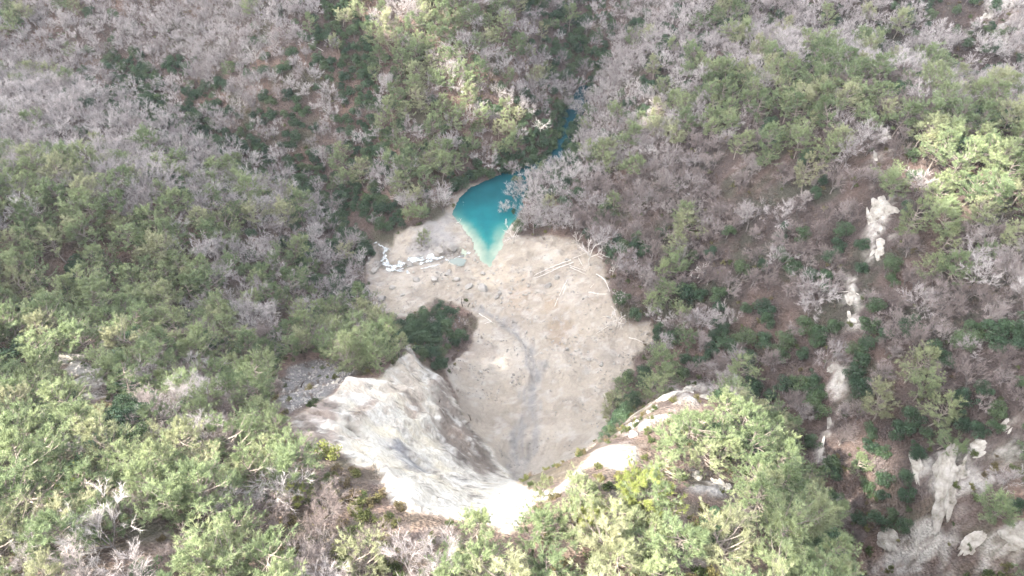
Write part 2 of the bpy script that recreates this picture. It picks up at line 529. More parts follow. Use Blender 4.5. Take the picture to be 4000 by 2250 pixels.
for ch, wd in ((CHANNEL, 3.2), (CHANNEL2, 2.6)):
    dc = segdist(X + 2.2 * noise(X / 6, Y / 6, seed=39), Y, ch)
    streak = smooth(-.3, .3, noise((X + .1 * Y) * 1.3, Y / 7, seed=40))
    sc = lerp(sc, (.215, .21, .21), .75 * smooth(wd, wd * .3, dc) * (.45 + .55 * streak) * smooth(205, 180, Y))
rl = smooth(.62, .86, ridged((X + 1.5 * noise(X / 9, Y / 9, seed=53)) / 3.2, Y / 17, oct=3, seed=54))
dch = np.minimum(segdist(X, Y, CHANNEL), segdist(X, Y, CHANNEL2))
sc = lerp(sc, (.115, .11, .108), .75 * rl * smooth(7, 2.5, dch) * smooth(178, 165, Y))
sc = lerp(sc, (.17, .148, .128), .5 * smooth(.66, .88, ridged(X / 7, Y / 12, oct=4, seed=55)) * smooth(150, 120, Y))
sc = lerp(sc, (.14, .125, .11), .85 * smooth(3.4, 1.2, M['do']))
sc = lerp(sc, (.20, .17, .145), .4 * smooth(.1, .45, fbm(X / 3.4, Y / 1.9, oct=4, seed=45)) * smooth(150, 190, Y))
sc = lerp(sc, (.36, .335, .305), .6 * smooth(.12, .4, fbm(X / 2.2, Y / 2.2, oct=4, seed=46)))
C = lerp(C, sc * np.array([.84, .826, .80]), M['sl'])
# cliff
cc = np.empty_like(C)
cc[:] = (.37, .352, .32)
cc = lerp(cc, (.42, .375, .29), .6 * smooth(0, .5, fbm(X / 9, Z / 9, Y / 9, seed=41)))
cc = lerp(cc, (.29, .288, .29), .45 * smooth(.1, .6, fbm(X / 5, Z / 10, Y / 5, seed=42)))
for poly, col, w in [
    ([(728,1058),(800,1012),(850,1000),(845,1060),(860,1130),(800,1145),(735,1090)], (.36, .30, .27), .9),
    ([(1085,955),(1120,950),(1160,1020),(1200,1090),(1262,1185),(1210,1200),(1150,1170),(1095,1110),(1090,1030)], (.235, .195, .17), .9),  # shadowed inner wall: its shade is painted into the rock colour
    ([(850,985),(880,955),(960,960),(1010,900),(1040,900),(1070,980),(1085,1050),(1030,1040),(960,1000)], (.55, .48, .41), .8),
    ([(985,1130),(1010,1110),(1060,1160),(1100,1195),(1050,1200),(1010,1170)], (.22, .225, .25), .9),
    ([(1160,1020),(1210,1090),(1262,1185),(1240,1190),(1190,1120)], (.13, .108, .095), .8),  # deeper painted shade along the low side of that wall
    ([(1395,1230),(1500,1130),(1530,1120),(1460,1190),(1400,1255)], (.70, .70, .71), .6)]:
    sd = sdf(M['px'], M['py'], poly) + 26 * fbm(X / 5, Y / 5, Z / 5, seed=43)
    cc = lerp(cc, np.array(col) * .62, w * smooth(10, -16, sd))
# soil rim along the lip
cc = lerp(cc, (.20, .145, .115), .8 * smooth(-7, -1, M['s_cl']) * (Z > 60))
cc = lerp(cc, (.21, .17, .145), .85 * smooth(-5, -14, X) * smooth(.12, .45, fbm((X - .25 * Y) / 2.2, (X + Y) / 18, Z / 18, seed=44)) * smooth(1060, 1120, 2200 - M['py']))
crk = smooth(.52, .8, ridged((X - .25 * Y) / 5, (X + Y) / 22, Z / 22, 4, seed=47)) * smooth(0, -10, X) + smooth(.6, .85, ridged(X / 9, Y / 9, Z / 4, 4, seed=48))
cc = lerp(cc, (.085, .072, .064), .85 * np.clip(crk, 0, 1) * smooth(-.3, .2, fbm(X / 9, Y / 9, Z / 9, seed=49)))
cc = lerp(cc, (.50, .49, .47), .6 * smooth(.1, .5, fbm(X / 2.5, Y / 2.5, Z / 6, oct=4, seed=52)))
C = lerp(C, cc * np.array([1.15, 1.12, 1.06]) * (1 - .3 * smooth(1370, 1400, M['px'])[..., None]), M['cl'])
C = np.clip(C, .01, .9)

ny_, nx_ = GX.shape
VID = np.arange(nx_ * ny_).reshape(ny_, nx_)
Q = np.stack([VID[:-1, :-1], VID[:-1, 1:], VID[1:, 1:], VID[1:, :-1]], -1)
fav = lambda G: (G[:-1, :-1] + G[:-1, 1:] + G[1:, 1:] + G[1:, :-1]) / 4
fcl, fsl = fav(M['cl']), fav(M['sl'])
V = np.stack([GX, GY, GZ], -1).reshape(-1, 3)
g1 = ground_mat("forest floor", .8, 1.1, .45)
g2 = ground_mat("landslide debris", .55, .6, .15)
g3 = ground_mat("limestone cliff", 1.0, .55, .2)
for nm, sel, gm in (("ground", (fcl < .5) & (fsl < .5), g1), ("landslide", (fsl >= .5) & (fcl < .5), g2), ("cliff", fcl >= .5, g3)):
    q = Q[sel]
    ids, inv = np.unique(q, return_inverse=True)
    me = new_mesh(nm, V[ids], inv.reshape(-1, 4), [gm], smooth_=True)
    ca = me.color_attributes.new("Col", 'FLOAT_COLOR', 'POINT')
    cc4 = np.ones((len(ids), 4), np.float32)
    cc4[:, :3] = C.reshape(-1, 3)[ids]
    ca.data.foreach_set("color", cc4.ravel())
    o = link(nm, me)
    tag(o, kind="structure", cat={"ground": "ground", "landslide": "landslide", "cliff": "cliff"}[nm],
        label={"ground": "forested hillsides with brown leaf litter around the ravine", "landslide": "pale beige landslide debris filling the ravine below the lake", "cliff": "white limestone landslide scar below the near rim"}[nm])

# ------------------------------------------------------------------ water
m, t, out = mat("turquoise lake water")
at = node(t, "ShaderNodeAttribute", attribute_name="Col")
geo = node(t, "ShaderNodeNewGeometry")
n1 = node(t, "ShaderNodeTexNoise", Scale=.22, Detail=4.0)
n2 = node(t, "ShaderNodeTexNoise", Scale=2.6, Detail=3.0)
for n in (n1, n2):
    t.links.new(geo.outputs["Position"], n.inputs["Vector"])
c = mixrgb(t, at.outputs["Color"], ramp(t, n1.outputs[0], [(.3, (.86, .9, .9)), (.7, (1.12, 1.1, 1.08))]), 1.0, 'MULTIPLY')
p = node(t, "ShaderNodeBsdfPrincipled", Roughness=.45)
p.inputs["Specular IOR Level"].default_value = .03
b = node(t, "ShaderNodeBump", Strength=.12, Distance=.1)
t.links.new(n2.outputs[0], b.inputs["Height"])
t.links.new(b.outputs[0], p.inputs["Normal"])
t.links.new(c, p.inputs["Base Color"])
t.links.new(p.outputs[0], out.inputs[0])
wx, wy = np.arange(-60, 75, 1.2), np.arange(175, 345, 1.2)
WX, WY = np.meshgrid(wx, wy)
inl = np.minimum(sdf(WX, WY, POOLW) - 7, segdist(WX, WY, LAKE_AXIS[1:]) - 8)
ok = (inl < 0) & ((WX > -26) | (WY > 215))
vid = np.arange(WX.size).reshape(WX.shape)
q = np.stack([vid[:-1, :-1], vid[:-1, 1:], vid[1:, 1:], vid[1:, :-1]], -1)[ok[:-1, :-1] & ok[1:, 1:]]
ids, inv = np.unique(q, return_inverse=True)
wv = np.stack([WX, WY, np.zeros_like(WX)], -1).reshape(-1, 3)[ids]
me = new_mesh("lake", wv, inv.reshape(-1, 4), [m], smooth_=True)
dep = -hz(wv[:, 0], wv[:, 1])
pxw, pyw, _ = project(wv)
sh = sdf(wv[:, 0], wv[:, 1], POOLW) + 2.5 * fbm(wv[:, 0] / 7, wv[:, 1] / 7, seed=50)
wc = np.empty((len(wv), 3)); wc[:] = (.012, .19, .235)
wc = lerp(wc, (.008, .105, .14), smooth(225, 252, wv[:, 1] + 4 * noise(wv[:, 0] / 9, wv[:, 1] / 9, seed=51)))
wc = lerp(wc, (.035, .27, .27), smooth(-9, -3, sh) * smooth(236, 215, wv[:, 1]))
wc = lerp(wc, (.11, .36, .32), .8 * smooth(-4.5, -1, sh) * smooth(240, 220, wv[:, 1]) * smooth(6, -4, wv[:, 0]))
wc = lerp(wc, (.42, .50, .42), .55 * smooth(-5, -1.5, sh) * smooth(232, 216, wv[:, 1]) * smooth(-2, -9, wv[:, 0]))
wc = lerp(wc, (.50, .60, .52), .6 * smooth(-1.2, .3, sh) * smooth(236, 222, wv[:, 1]))
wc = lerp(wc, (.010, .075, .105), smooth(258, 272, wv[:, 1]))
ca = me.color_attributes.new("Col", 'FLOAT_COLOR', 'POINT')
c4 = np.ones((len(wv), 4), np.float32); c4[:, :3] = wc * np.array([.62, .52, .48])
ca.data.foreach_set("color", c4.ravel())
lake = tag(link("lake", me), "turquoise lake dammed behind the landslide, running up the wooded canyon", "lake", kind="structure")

# ------------------------------------------------------------------ unseen sheet added overhead to shade the valley, gaps cut for sun patches
SUN_GATE_H = 560.0


def sunward(p):
    k = (SUN_GATE_H - p[2]) / SUND[2]
    return p[0] + SUND[0] * k, p[1] + SUND[1] * k


GAPS = [  # lit ground: frame position, height, radii in metres
    (600, 1330, 112, 85, 34), (1080, 1449, 121, 62, 13), (1760, 1330, 106, 36, 30), (1450, 1440, 120, 40, 17), (2000, 1420, 98, 30, 22), (100, 1200, 108, 45, 34),
    (150, 900, 62, 26, 14), (1180, 215, 36, 17, 11), (1120, 140, 44, 12, 12), (1620, 265, 32, 9, 12), (2390, 380, 78, 17, 12), (2470, 470, 78, 14, 9), (1000, 30, 50, 26, 14), (930, 860, 52, 13, 10)]
ax_ = axis([(-480, 16), (-240, 5), (270, 5), (480, 16)])
c0 = sunward((0, 195, 40))
CXg, CYg = np.meshgrid(ax_ + c0[0], ax_ * 1.0 + c0[1])
open_ = np.full(CXg.shape, 9.0)
for gx0, gy0, gz0, ra, rb in GAPS:
    w_ = world(gx0, gy0, gz0)
    ux0, uy0 = sunward(w_)
    open_ = np.minimum(open_, np.hypot((CXg - ux0) / ra, (CYg - uy0) / rb) + .22 * fbm(CXg / 14, CYg / 14, seed=70))
for gx0, gy0, gz0, ra, rb in [(1400, 1085, 21, 19, 15), (1330, 1000, 18, 16, 13), (2375, 1290, 56, 14, 13)]:      # shaded floor and crags
    ux0, uy0 = sunward(world(gx0, gy0, gz0))
    open_ = np.maximum(open_, 1.6 * smooth(1.35, .85, np.hypot((CXg - ux0) / ra, (CYg - uy0) / rb)))
far_ = np.hypot(CXg - c0[0], CYg - c0[1])
body = smooth(1.0, 1.5, open_) * smooth(400, 330, far_ + 70 * fbm(CXg / 90, CYg / 90, seed=71))
thk = body * (3 + smooth(1.6, 6, open_) * (40 + 26 * fbm(CXg / 60, CYg / 60, seed=73)))
fq = (thk[:-1, :-1] + thk[:-1, 1:] + thk[1:, 1:] + thk[1:, :-1]) > .8
vid = np.arange(CXg.size).reshape(CXg.shape)
q = np.stack([vid[:-1, :-1], vid[:-1, 1:], vid[1:, 1:], vid[1:, :-1]], -1)[fq]
ids, inv = np.unique(q, return_inverse=True)
inv = inv.reshape(-1, 4)
top = np.stack([CXg, CYg, SUN_GATE_H + thk], -1).reshape(-1, 3)[ids]
bot = np.stack([CXg, CYg, SUN_GATE_H - thk * .35], -1).reshape(-1, 3)[ids]
m, t, out = mat("sun_gate_sheet")
df = node(t, "ShaderNodeBsdfDiffuse", Color=(.9, .9, .9, 1))
tr = node(t, "ShaderNodeBsdfTranslucent", Color=(.92, .93, .95, 1))
mx = node(t, "ShaderNodeMixShader", Fac=.72)
t.links.new(df.outputs[0], mx.inputs[1]); t.links.new(tr.outputs[0], mx.inputs[2]); t.links.new(mx.outputs[0], out.inputs[0])
me = new_mesh("sun_gate", np.concatenate([top, bot]), np.concatenate([inv, inv[:, ::-1] + len(ids)]), [m], smooth_=True)
tag(link("sun_gate", me), "unseen sheet added above the ravine to shade it, with gaps for chosen sun patches", "sun_gate", kind="stuff")  # added only to shape the sunlight, never in view

# ------------------------------------------------------------------ trees
def leaf_mat(name, stops, transl=.3, rough=.6, spec=.15):
    """colour varies from plant to plant and from tuft to tuft"""
    m, t, out = mat(name)
    oi = node(t, "ShaderNodeObjectInfo")
    at = node(t, "ShaderNodeAttribute", attribute_name="tint")
    c = ramp(t, oi.outputs["Random"], stops)
    c = mixrgb(t, c, ramp(t, at.outputs["Fac"], [(0, (.62, .64, .62)), (.5, (1, 1, 1)), (1, (1.38, 1.34, 1.25))]), 1.0, 'MULTIPLY')
    p = node(t, "ShaderNodeBsdfPrincipled", Roughness=rough)
    p.inputs["Specular IOR Level"].default_value = spec
    tr = node(t, "ShaderNodeBsdfTranslucent")
    mx = node(t, "ShaderNodeMixShader", Fac=transl)
    t.links.new(c, p.inputs["Base Color"])
    t.links.new(c, tr.inputs["Color"])
    t.links.new(p.outputs[0], mx.inputs[1])
    t.links.new(tr.outputs[0], mx.inputs[2])
    t.links.new(mx.outputs[0], out.inputs[0])
    return m


PINE_M = leaf_mat("pine needles", [(0, (.115, .150, .078)), (.35, (.160, .200, .104)), (.7, (.205, .236, .126)), (1, (.245, .245, .15))], .22)
OAK_M = leaf_mat("dark evergreen leaves", [(0, (.030, .058, .032)), (.4, (.045, .078, .040)), (.75, (.06, .095, .044)), (1, (.082, .108, .052))], .2, .5, .25)
TWIG_M = leaf_mat("bare twigs", [(0, (.235, .205, .198)), (.3, (.315, .282, .274)), (.65, (.375, .340, .330)), (1, (.425, .392, .375))], 0, .9, .05)
MAUVE_M = leaf_mat("brown twigs", [(0, (.155, .124, .116)), (.5, (.21, .174, .164)), (.85, (.265, .227, .215)), (1, (.34, .305, .29))], 0, .95, .05)
PALE_M = leaf_mat("bleached branches", [(0, (.45, .41, .375)), (1, (.54, .495, .45))], 0, .9, .05)
SHRUB_M = leaf_mat("maquis leaves", [(0, (.050, .070, .026)), (.35, (.085, .105, .036)), (.6, (.125, .120, .048)), (.8, (.135, .100, .062)), (1, (.16, .16, .055))], .25)
BRUSH_M = leaf_mat("dry brush", [(0, (.085, .064, .052)), (.5, (.125, .094, .078)), (1, (.18, .145, .125))], 0, .95, .05)
GOLD_M = leaf_mat("yellow green leaves", [(0, (.175, .205, .062)), (1, (.20, .215, .07))], .35)
RUST_M = leaf_mat("pale yellow autumn leaves", [(0, (.36, .27, .13)), (1, (.40, .30, .15))], .35)
BARK_M = simple_mat("pine bark", [(.3, (.15, .124, .104)), (.7, (.26, .222, .19))], 2.5, obj_vary=.15)
GREY_M = simple_mat("grey bark", [(.3, (.105, .09, .083)), (.7, (.185, .163, .152))], 2.5, obj_vary=.2)
WHITE_M = simple_mat("bleached bark", [(.3, (.40, .36, .325)), (.7, (.52, .48, .43))], 2.5, obj_vary=.08)
SNAG_M = simple_mat("charred bark", [(.3, (.07, .055, .048)), (.7, (.14, .11, .095))], 2.5)


def unit(v):
    return v / np.maximum(np.linalg.norm(v, axis=-1, keepdims=True), 1e-9)


def frame(d):
    h = np.where(np.abs(d[..., 2:3]) > .9, np.array([1., 0, 0]), np.array([0., 0, 1]))
    u = unit(np.cross(d, h))
    return u, np.cross(d, u)


class Geo:
    def __init__(s):
        s.V, s.F3, s.F4, s.T, s.n = [], [], [], [], 0

    def add(s, v, f, tint):
        v = v.reshape(-1, 3)
        (s.F3 if f.shape[-1] == 3 else s.F4).append(f.reshape(-1, f.shape[-1]) + s.n)
        s.V.append(v)
        s.T.append(np.broadcast_to(np.asarray(tint, float), (len(v),)))
        s.n += len(v)

    def prisms(s, p0, p1, r0, r1, k=4, tint=.5):
        n = len(p0)
        d = unit(p1 - p0)
        u, w = frame(d)
        a = np.arange(k) * 2 * np.pi / k
        ring = np.cos(a)[None, :, None] * u[:, None] + np.sin(a)[None, :, None] * w[:, None]
        v = np.concatenate([p0[:, None] + ring * r0[:, None, None], p1[:, None] + ring * r1[:, None, None]], 1)
        i = np.arange(k); j = (i + 1) % k
        f = np.stack([i, j, j + k, i + k], -1)[None] + (np.arange(n) * 2 * k)[:, None, None]
        s.add(v, f, tint if np.ndim(tint) == 0 else np.repeat(tint, 2 * k))

    def blades(s, p, d, ln, wd, rng, tint, face=None):
        """thin triangles rooted at p pointing along d, broad side roughly towards face"""
        n = len(p)
        r = unit(np.cross(d, rng.normal(size=(n, 3)) if face is None else unit(face + rng.normal(0, .45, (n, 3)))))
        w = (np.broadcast_to(wd, (n,)) * .5)[:, None]
        v = np.stack([p - r * w, p + r * w, p + d * np.broadcast_to(ln, (n,))[:, None]], 1)
        s.add(v, (np.arange(n) * 3)[:, None] + np.arange(3), np.repeat(np.broadcast_to(tint, (n,)), 3))

    def leaves(s, p, nrm, size, rng, tint):
        n = len(p)
        u = unit(np.cross(nrm, rng.normal(size=(n, 3))))
        w = np.cross(nrm, u)
        a = np.broadcast_to(size, (n,))[:, None] * .5
        b = a * rng.uniform(.5, .8, (n, 1))
        v = np.stack([p - u * a, p - w * b, p + u * a, p + w * b], 1)
        s.add(v, (np.arange(n) * 4)[:, None] + np.arange(4), np.repeat(np.broadcast_to(tint, (n,)), 4))

    def mesh(s, name, m):
        F = [np.concatenate(f) for f in (s.F3, s.F4) if f]
        me = new_mesh(name, np.concatenate(s.V), F, [m])
        a = me.attributes.new("tint", 'FLOAT', 'POINT')
        a.data.foreach_set("value", np.concatenate(s.T).astype(np.float32))
        return me


def merged(name, geos, mats):
    V, F3, F4, T, n = [], [], [], [], 0
    m3, m4 = [], []
    for k, g in enumerate(geos):
        V += g.V; T += g.T
        for f in g.F3:
            F3.append(f + n); m3.append(np.full(len(f), k))
        for f in g.F4:
            F4.append(f + n); m4.append(np.full(len(f), k))
        n += g.n
    F = [np.concatenate(f) for f in (F3, F4) if f]
    me = new_mesh(name, np.concatenate(V), F, mats, np.concatenate(m3 + m4))
    a = me.attributes.new("tint", 'FLOAT', 'POINT')
    a.data.foreach_set("value", np.concatenate(T).astype(np.float32))
    return me


def chain(g, p, d, L, r0, r1, bend, rng, segs=3, k=3, tint=.5):
    """n curved branches; returns their sampled points (segs+1, n, 3) and end directions"""
    pts, D = [p], d
    for s in range(segs):
        D = unit(D + bend + rng.normal(0, .13, D.shape))
        q = pts[-1] + D * (L / segs)[:, None]
        f0, f1 = s / segs, (s + 1) / segs
        g.prisms(pts[-1], q, r0 + (r1 - r0) * f0, r0 + (r1 - r0) * f1, k, tint)
        pts.append(q)
    return np.array(pts), D


def spread(pts, D0, D1, k, lo, hi, ang, rng):
    """k children along every branch"""
    S, n = pts.shape[0] - 1, pts.shape[1]
    f = rng.uniform(lo, hi, (n, k)) * S
    i = np.minimum(f.astype(int), S - 1)
    w = (f - i)[..., None]
    idx = np.arange(n)[:, None]
    p = pts[i, idx] * (1 - w) + pts[i + 1, idx] * w
    d = unit(pts[i + 1, idx] - pts[i, idx])
    u, v = frame(d)
    a = rng.uniform(0, 2 * np.pi, (n, k, 1))
    an = rng.uniform(*ang, (n, k, 1))
    c = d * np.cos(an) + (u * np.cos(a) + v * np.sin(a)) * np.sin(an)
    return p.reshape(-1, 3), c.reshape(-1, 3), np.repeat(np.arange(n), k)


def pine(seed):
    rng = np.random.default_rng(seed)
    wood, leaf = Geo(), Geo()
    H = rng.uniform(10, 12.5)
    lean = rng.normal(0, .05, 3); lean[2] = 0
    tp, _ = chain(wood, np.zeros((1, 3)), np.array([[0, 0, 1.]]) + lean, np.array([H]), np.array([.24]), np.array([.05]), np.zeros(3), rng, 6, 6)
    nb = int(rng.integers(34, 44))
    f = np.sort(rng.uniform(.28, .99, nb)) * 6
    i = np.minimum(f.astype(int), 5); w = (f - i)[:, None]
    p = tp[i, 0] * (1 - w) + tp[i + 1, 0] * w
    az = np.arange(nb) * 2.4 + rng.normal(0, .4, nb)
    rel = f / 6
    prof = np.interp(rel, [.28, .5, .72, .9, 1], [3.6, 4.5, 4.0, 2.5, 1.2]) * rng.uniform(.65, 1.18, nb)
    # a lopsided crown
    prof *= 1 + .28 * np.cos(az - rng.uniform(0, 6.28))
    up = np.interp(rel, [.28, .7, 1], [.05, .38, 1.3])
    d = unit(np.stack([np.cos(az), np.sin(az), up], -1))
    bp, D = chain(wood, p, d, prof, .055 + .012 * prof, np.full(nb, .02), np.array([0, 0, .10]), rng, 4, 3)
    q, c, own = spread(bp, d, D, 5, .35, 1.0, (.45, .95), rng)
    c[:, 2] = np.abs(c[:, 2]) * .5 + .12
    L2 = .32 * prof[own] * rng.uniform(.6, 1.1, len(q)) + .2
    sp_, D2 = chain(wood, q, unit(c), L2, np.full(len(q), .022), np.full(len(q), .01), np.array([0, 0, .14]), rng, 2, 3)
    tips = np.concatenate([sp_[2], sp_[1], bp[4], bp[3] + rng.normal(0, .15, bp[3].shape)])
    td = np.concatenate([D2, D2, D, D])
    K = 18
    tint = np.clip(rng.normal(.5, .2, len(tips)) + .05 * (tips[:, 2] - tips[:, 2].mean()), 0, 1)
    P = np.repeat(tips, K, 0) + rng.normal(0, .10, (len(tips) * K, 3))
    dd = unit(np.repeat(td, K, 0) * .8 + rng.normal(0, .62, P.shape) + np.array([0, 0, .25]))
    leaf.blades(P, dd, rng.uniform(.40, .78, len(P)), .074, rng, np.clip(np.repeat(tint, K) + rng.normal(0, .1, len(P)), 0, 1), unit((P - [0, 0, H * .55]) * [.9, .9, .5]) + [0, 0, .55])
    return wood, leaf


def oak(seed, pal=1.0):
    rng = np.random.default_rng(seed)
    wood, leaf = Geo(), Geo()
    H = rng.uniform(5.5, 7.5)
    tp, _ = chain(wood, np.zeros((1, 3)), np.array([[rng.normal(0, .1), rng.normal(0, .1), 1.]]), np.array([H * .55]), np.array([.2]), np.array([.1]), np.zeros(3), rng, 3, 6)
    nl = int(rng.integers(11, 17))
    az = rng.uniform(0, 6.28, nl); rr = np.sqrt(rng.uniform(0, 1, nl)) * 2.4
    c = np.stack([np.cos(az) * rr, np.sin(az) * rr, H * .62 + rng.uniform(-.2, .3, nl) * H - .25 * rr], -1)
    R = rng.uniform(.8, 1.5, nl)
    chain(wood, np.repeat(tp[3], nl, 0), unit(c - tp[3]), np.linalg.norm(c - tp[3], axis=1), np.full(nl, .07), np.full(nl, .02), np.zeros(3), rng, 2, 3)
    N = 2300
    own = rng.choice(nl, N, p=R ** 2 / (R ** 2).sum())
    dirn = unit(rng.normal(size=(N, 3)) + np.array([0, 0, .35]))
    rad_ = R[own] * rng.uniform(.55, 1.08, N) ** .6
    lump = 1 + .22 * noise(dirn[:, 0] * 2.5 + own * 3, dirn[:, 1] * 2.5, dirn[:, 2] * 2.5, seed)
    P = c[own] + dirn * (rad_ * lump)[:, None] * np.array([1, 1, .8])
    base = rng.normal(.5, .16, nl)
    leaf.leaves(P, unit(dirn + rng.normal(0, .55, (N, 3))), rng.uniform(.22, .44, N), rng, np.clip(base[own] + rng.normal(0, .14, N), 0, 1))
    return wood, leaf


def bare(seed, kind="dome"):
    rng = np.random.default_rng(seed)
    wood, twig = Geo(), Geo()
    H = rng.uniform(8.5, 11)
    if seed >= 250:
        H *= .74
    th = H * (.22 if kind == "dome" else .12)
    tp, _ = chain(wood, np.zeros((1, 3)), np.array([[rng.normal(0, .08), rng.normal(0, .08), 1.]]), np.array([th]), np.array([.22]), np.array([.15]), np.zeros(3), rng, 3, 6)
    n1 = int(rng.integers(5, 8))
    az = np.arange(n1) * 6.28 / n1 + rng.normal(0, .35, n1)
    an = rng.uniform(.25, .85, n1) * (1 if kind == "dome" else .6)
    d = np.stack([np.cos(az) * np.sin(an), np.sin(az) * np.sin(an), np.cos(an)], -1)
    L1 = (H - th) * rng.uniform(.62, .8, n1)
    p1, D1 = chain(wood, np.repeat(tp[-1], n1, 0), d, L1, np.full(n1, .085), np.full(n1, .035), np.array([0, 0, .02]), rng, 5, 4)
    q, c, own = spread(p1, d, D1, 6, .3, 1.0, (.4, .85), rng)
    L2 = L1[own] * rng.uniform(.38, .6, len(q))
    p2, D2 = chain(wood, q, c, L2, np.full(len(q), .034), np.full(len(q), .016), np.array([0, 0, .05]), rng, 3, 3)
    q3, c3, o3 = spread(p2, c, D2, 5, .35, 1.0, (.35, .8), rng)
    L3 = L2[o3] * rng.uniform(.4, .62, len(q3))
    tv = np.clip(rng.normal(.5, .12, len(q3)), 0, 1)
    p3, D3 = chain(twig, q3, c3, L3, np.full(len(q3), .024), np.full(len(q3), .012), np.array([0, 0, .08]), rng, 2, 3)
    q4, c4, o4 = spread(p3, c3, D3, 21, .1, 1.0, (.35, 1.05), rng)
    twig.blades(q4, unit(c4 + np.array([0, 0, .15])), rng.uniform(.5, 1.05, len(q4)), .03, rng, np.clip(tv[o4] + rng.normal(0, .15, len(q4)), 0, 1))
    return wood, twig


def dead(seed, H=9., n1=5, stretch=1.0):
    """bleached tree with thick bare limbs"""
    rng = np.random.default_rng(seed)
    wood, twig = Geo(), Geo()
    th = H * .38
    tp, _ = chain(wood, np.zeros((1, 3)), np.array([[rng.normal(0, .12), rng.normal(0, .12), 1.]]), np.array([th]), np.array([.26]), np.array([.19]), np.zeros(3), rng, 4, 6)
    az = np.arange(n1) * 6.28 / n1 + rng.normal(0, .35, n1)
    an = rng.uniform(.2, .95, n1)
    d = np.stack([np.cos(az) * np.sin(an), np.sin(az) * np.sin(an), np.cos(an)], -1)
    L1 = (H - th) * rng.uniform(.6, .95, n1) * stretch
    p1, D1 = chain(wood, np.repeat(tp[-1], n1, 0), d, L1, np.full(n1, .16), np.full(n1, .06), np.array([0, 0, .0]), rng, 5, 5)
    q, c, own = spread(p1, d, D1, 4, .3, 1.0, (.5, 1.0), rng)
    L2 = L1[own] * rng.uniform(.35, .6, len(q))
    p2, D2 = chain(wood, q, c, L2, np.full(len(q), .07), np.full(len(q), .035), np.array([0, 0, .03]), rng, 4, 4)
    q3, c3, o3 = spread(p2, c, D2, 4, .3, 1.0, (.45, 1.0), rng)
    p3, D3 = chain(twig, q3, c3, L2[o3] * rng.uniform(.3, .6, len(q3)), np.full(len(q3), .04), np.full(len(q3), .018), np.array([0, 0, .03]), rng, 2, 3)
    q4, c4, o4 = spread(p3, c3, D3, 3, .3, 1.0, (.4, .9), rng)
    twig.blades(q4, c4, rng.uniform(.3, .7, len(q4)), .045, rng, .5)
    return wood, twig


def shrub(seed):
    rng = np.random.default_rng(seed)
    wood, leaf = Geo(), Geo()
    n = 9
    az = rng.uniform(0, 6.28, n); an = rng.uniform(.2, 1.1, n)
    d = np.stack([np.cos(az) * np.sin(an), np.sin(az) * np.sin(an), np.cos(an)], -1)
    p1, D1 = chain(wood, np.zeros((n, 3)), d, rng.uniform(.8, 1.6, n), np.full(n, .04), np.full(n, .015), np.zeros(3), rng, 3, 3)
    q, c, own = spread(p1, d, D1, 5, .35, 1.0, (.4, .9), rng)
    p2, D2 = chain(wood, q, c, rng.uniform(.3, .6, len(q)), np.full(len(q), .015), np.full(len(q), .008), np.zeros(3), rng, 2, 3)
    tips = np.concatenate([p2[2], p2[1], p1[3]])
    K = 9
    tv = rng.normal(.5, .18, len(tips))
    P = np.repeat(tips, K, 0) + rng.normal(0, .16, (len(tips) * K, 3))
    leaf.leaves(P, unit(rng.normal(size=P.shape) + np.array([0, 0, .5])), rng.uniform(.14, .3, len(P)), rng, np.clip(np.repeat(tv, K) + rng.normal(0, .12, len(P)), 0, 1))
    return wood, leaf


def brush(seed):
    rng = np.random.default_rng(seed)
    wood, twig = Geo(), Geo()
    n = 12
    az = rng.uniform(0, 6.28, n); an = rng.uniform(.1, 1.2, n)
    d = np.stack([np.cos(az) * np.sin(an), np.sin(az) * np.sin(an), np.cos(an)], -1)
    p1, D1 = chain(wood, rng.normal(0, .25, (n, 3)) * [1, 1, 0], d, rng.uniform(.8, 1.8, n), np.full(n, .03), np.full(n, .012), np.zeros(3), rng, 3, 3)
    q, c, own = spread(p1, d, D1, 7, .2, 1.0, (.3, .9), rng)
    twig.blades(q, c, rng.uniform(.4, .9, len(q)), .045, rng, np.clip(rng.normal(.5, .2, len(q)), 0, 1))
    q2 = q + c * .3
    P = np.repeat(q2, 3, 0)
    twig.blades(P, unit(np.repeat(c, 3, 0) + rng.normal(0, .5, P.shape)), rng.uniform(.25, .55, len(P)), .04, rng, np.clip(rng.normal(.5, .2, len(P)), 0, 1))
    return wood, twig


class Kind:
    def __init__(s, name, cat, builder, n, wm, lm, radius, height, seed0, parts=("trunk", "crown")):
        s.name, s.cat, s.wm, s.lm, s.r, s.h, s.parts = name, cat, wm, lm, radius, height, parts
        s.var = []
        for i in range(n):
            w, l = builder(seed0 + i)
            s.var.append((w, l))
        s.split = [None] * n
        s.whole = [None] * n

    def parts_of(s, i):
        if s.split[i] is None:
            w, l = s.var[i]
            s.split[i] = (w.mesh(s.name + "_" + s.parts[0], s.wm), l.mesh(s.name + "_" + s.parts[1], s.lm))
        return s.split[i]

    def whole_of(s, i):
        if s.whole[i] is None:
            s.whole[i] = merged(s.name + "_all", s.var[i], [s.wm, s.lm])
        return s.whole[i]


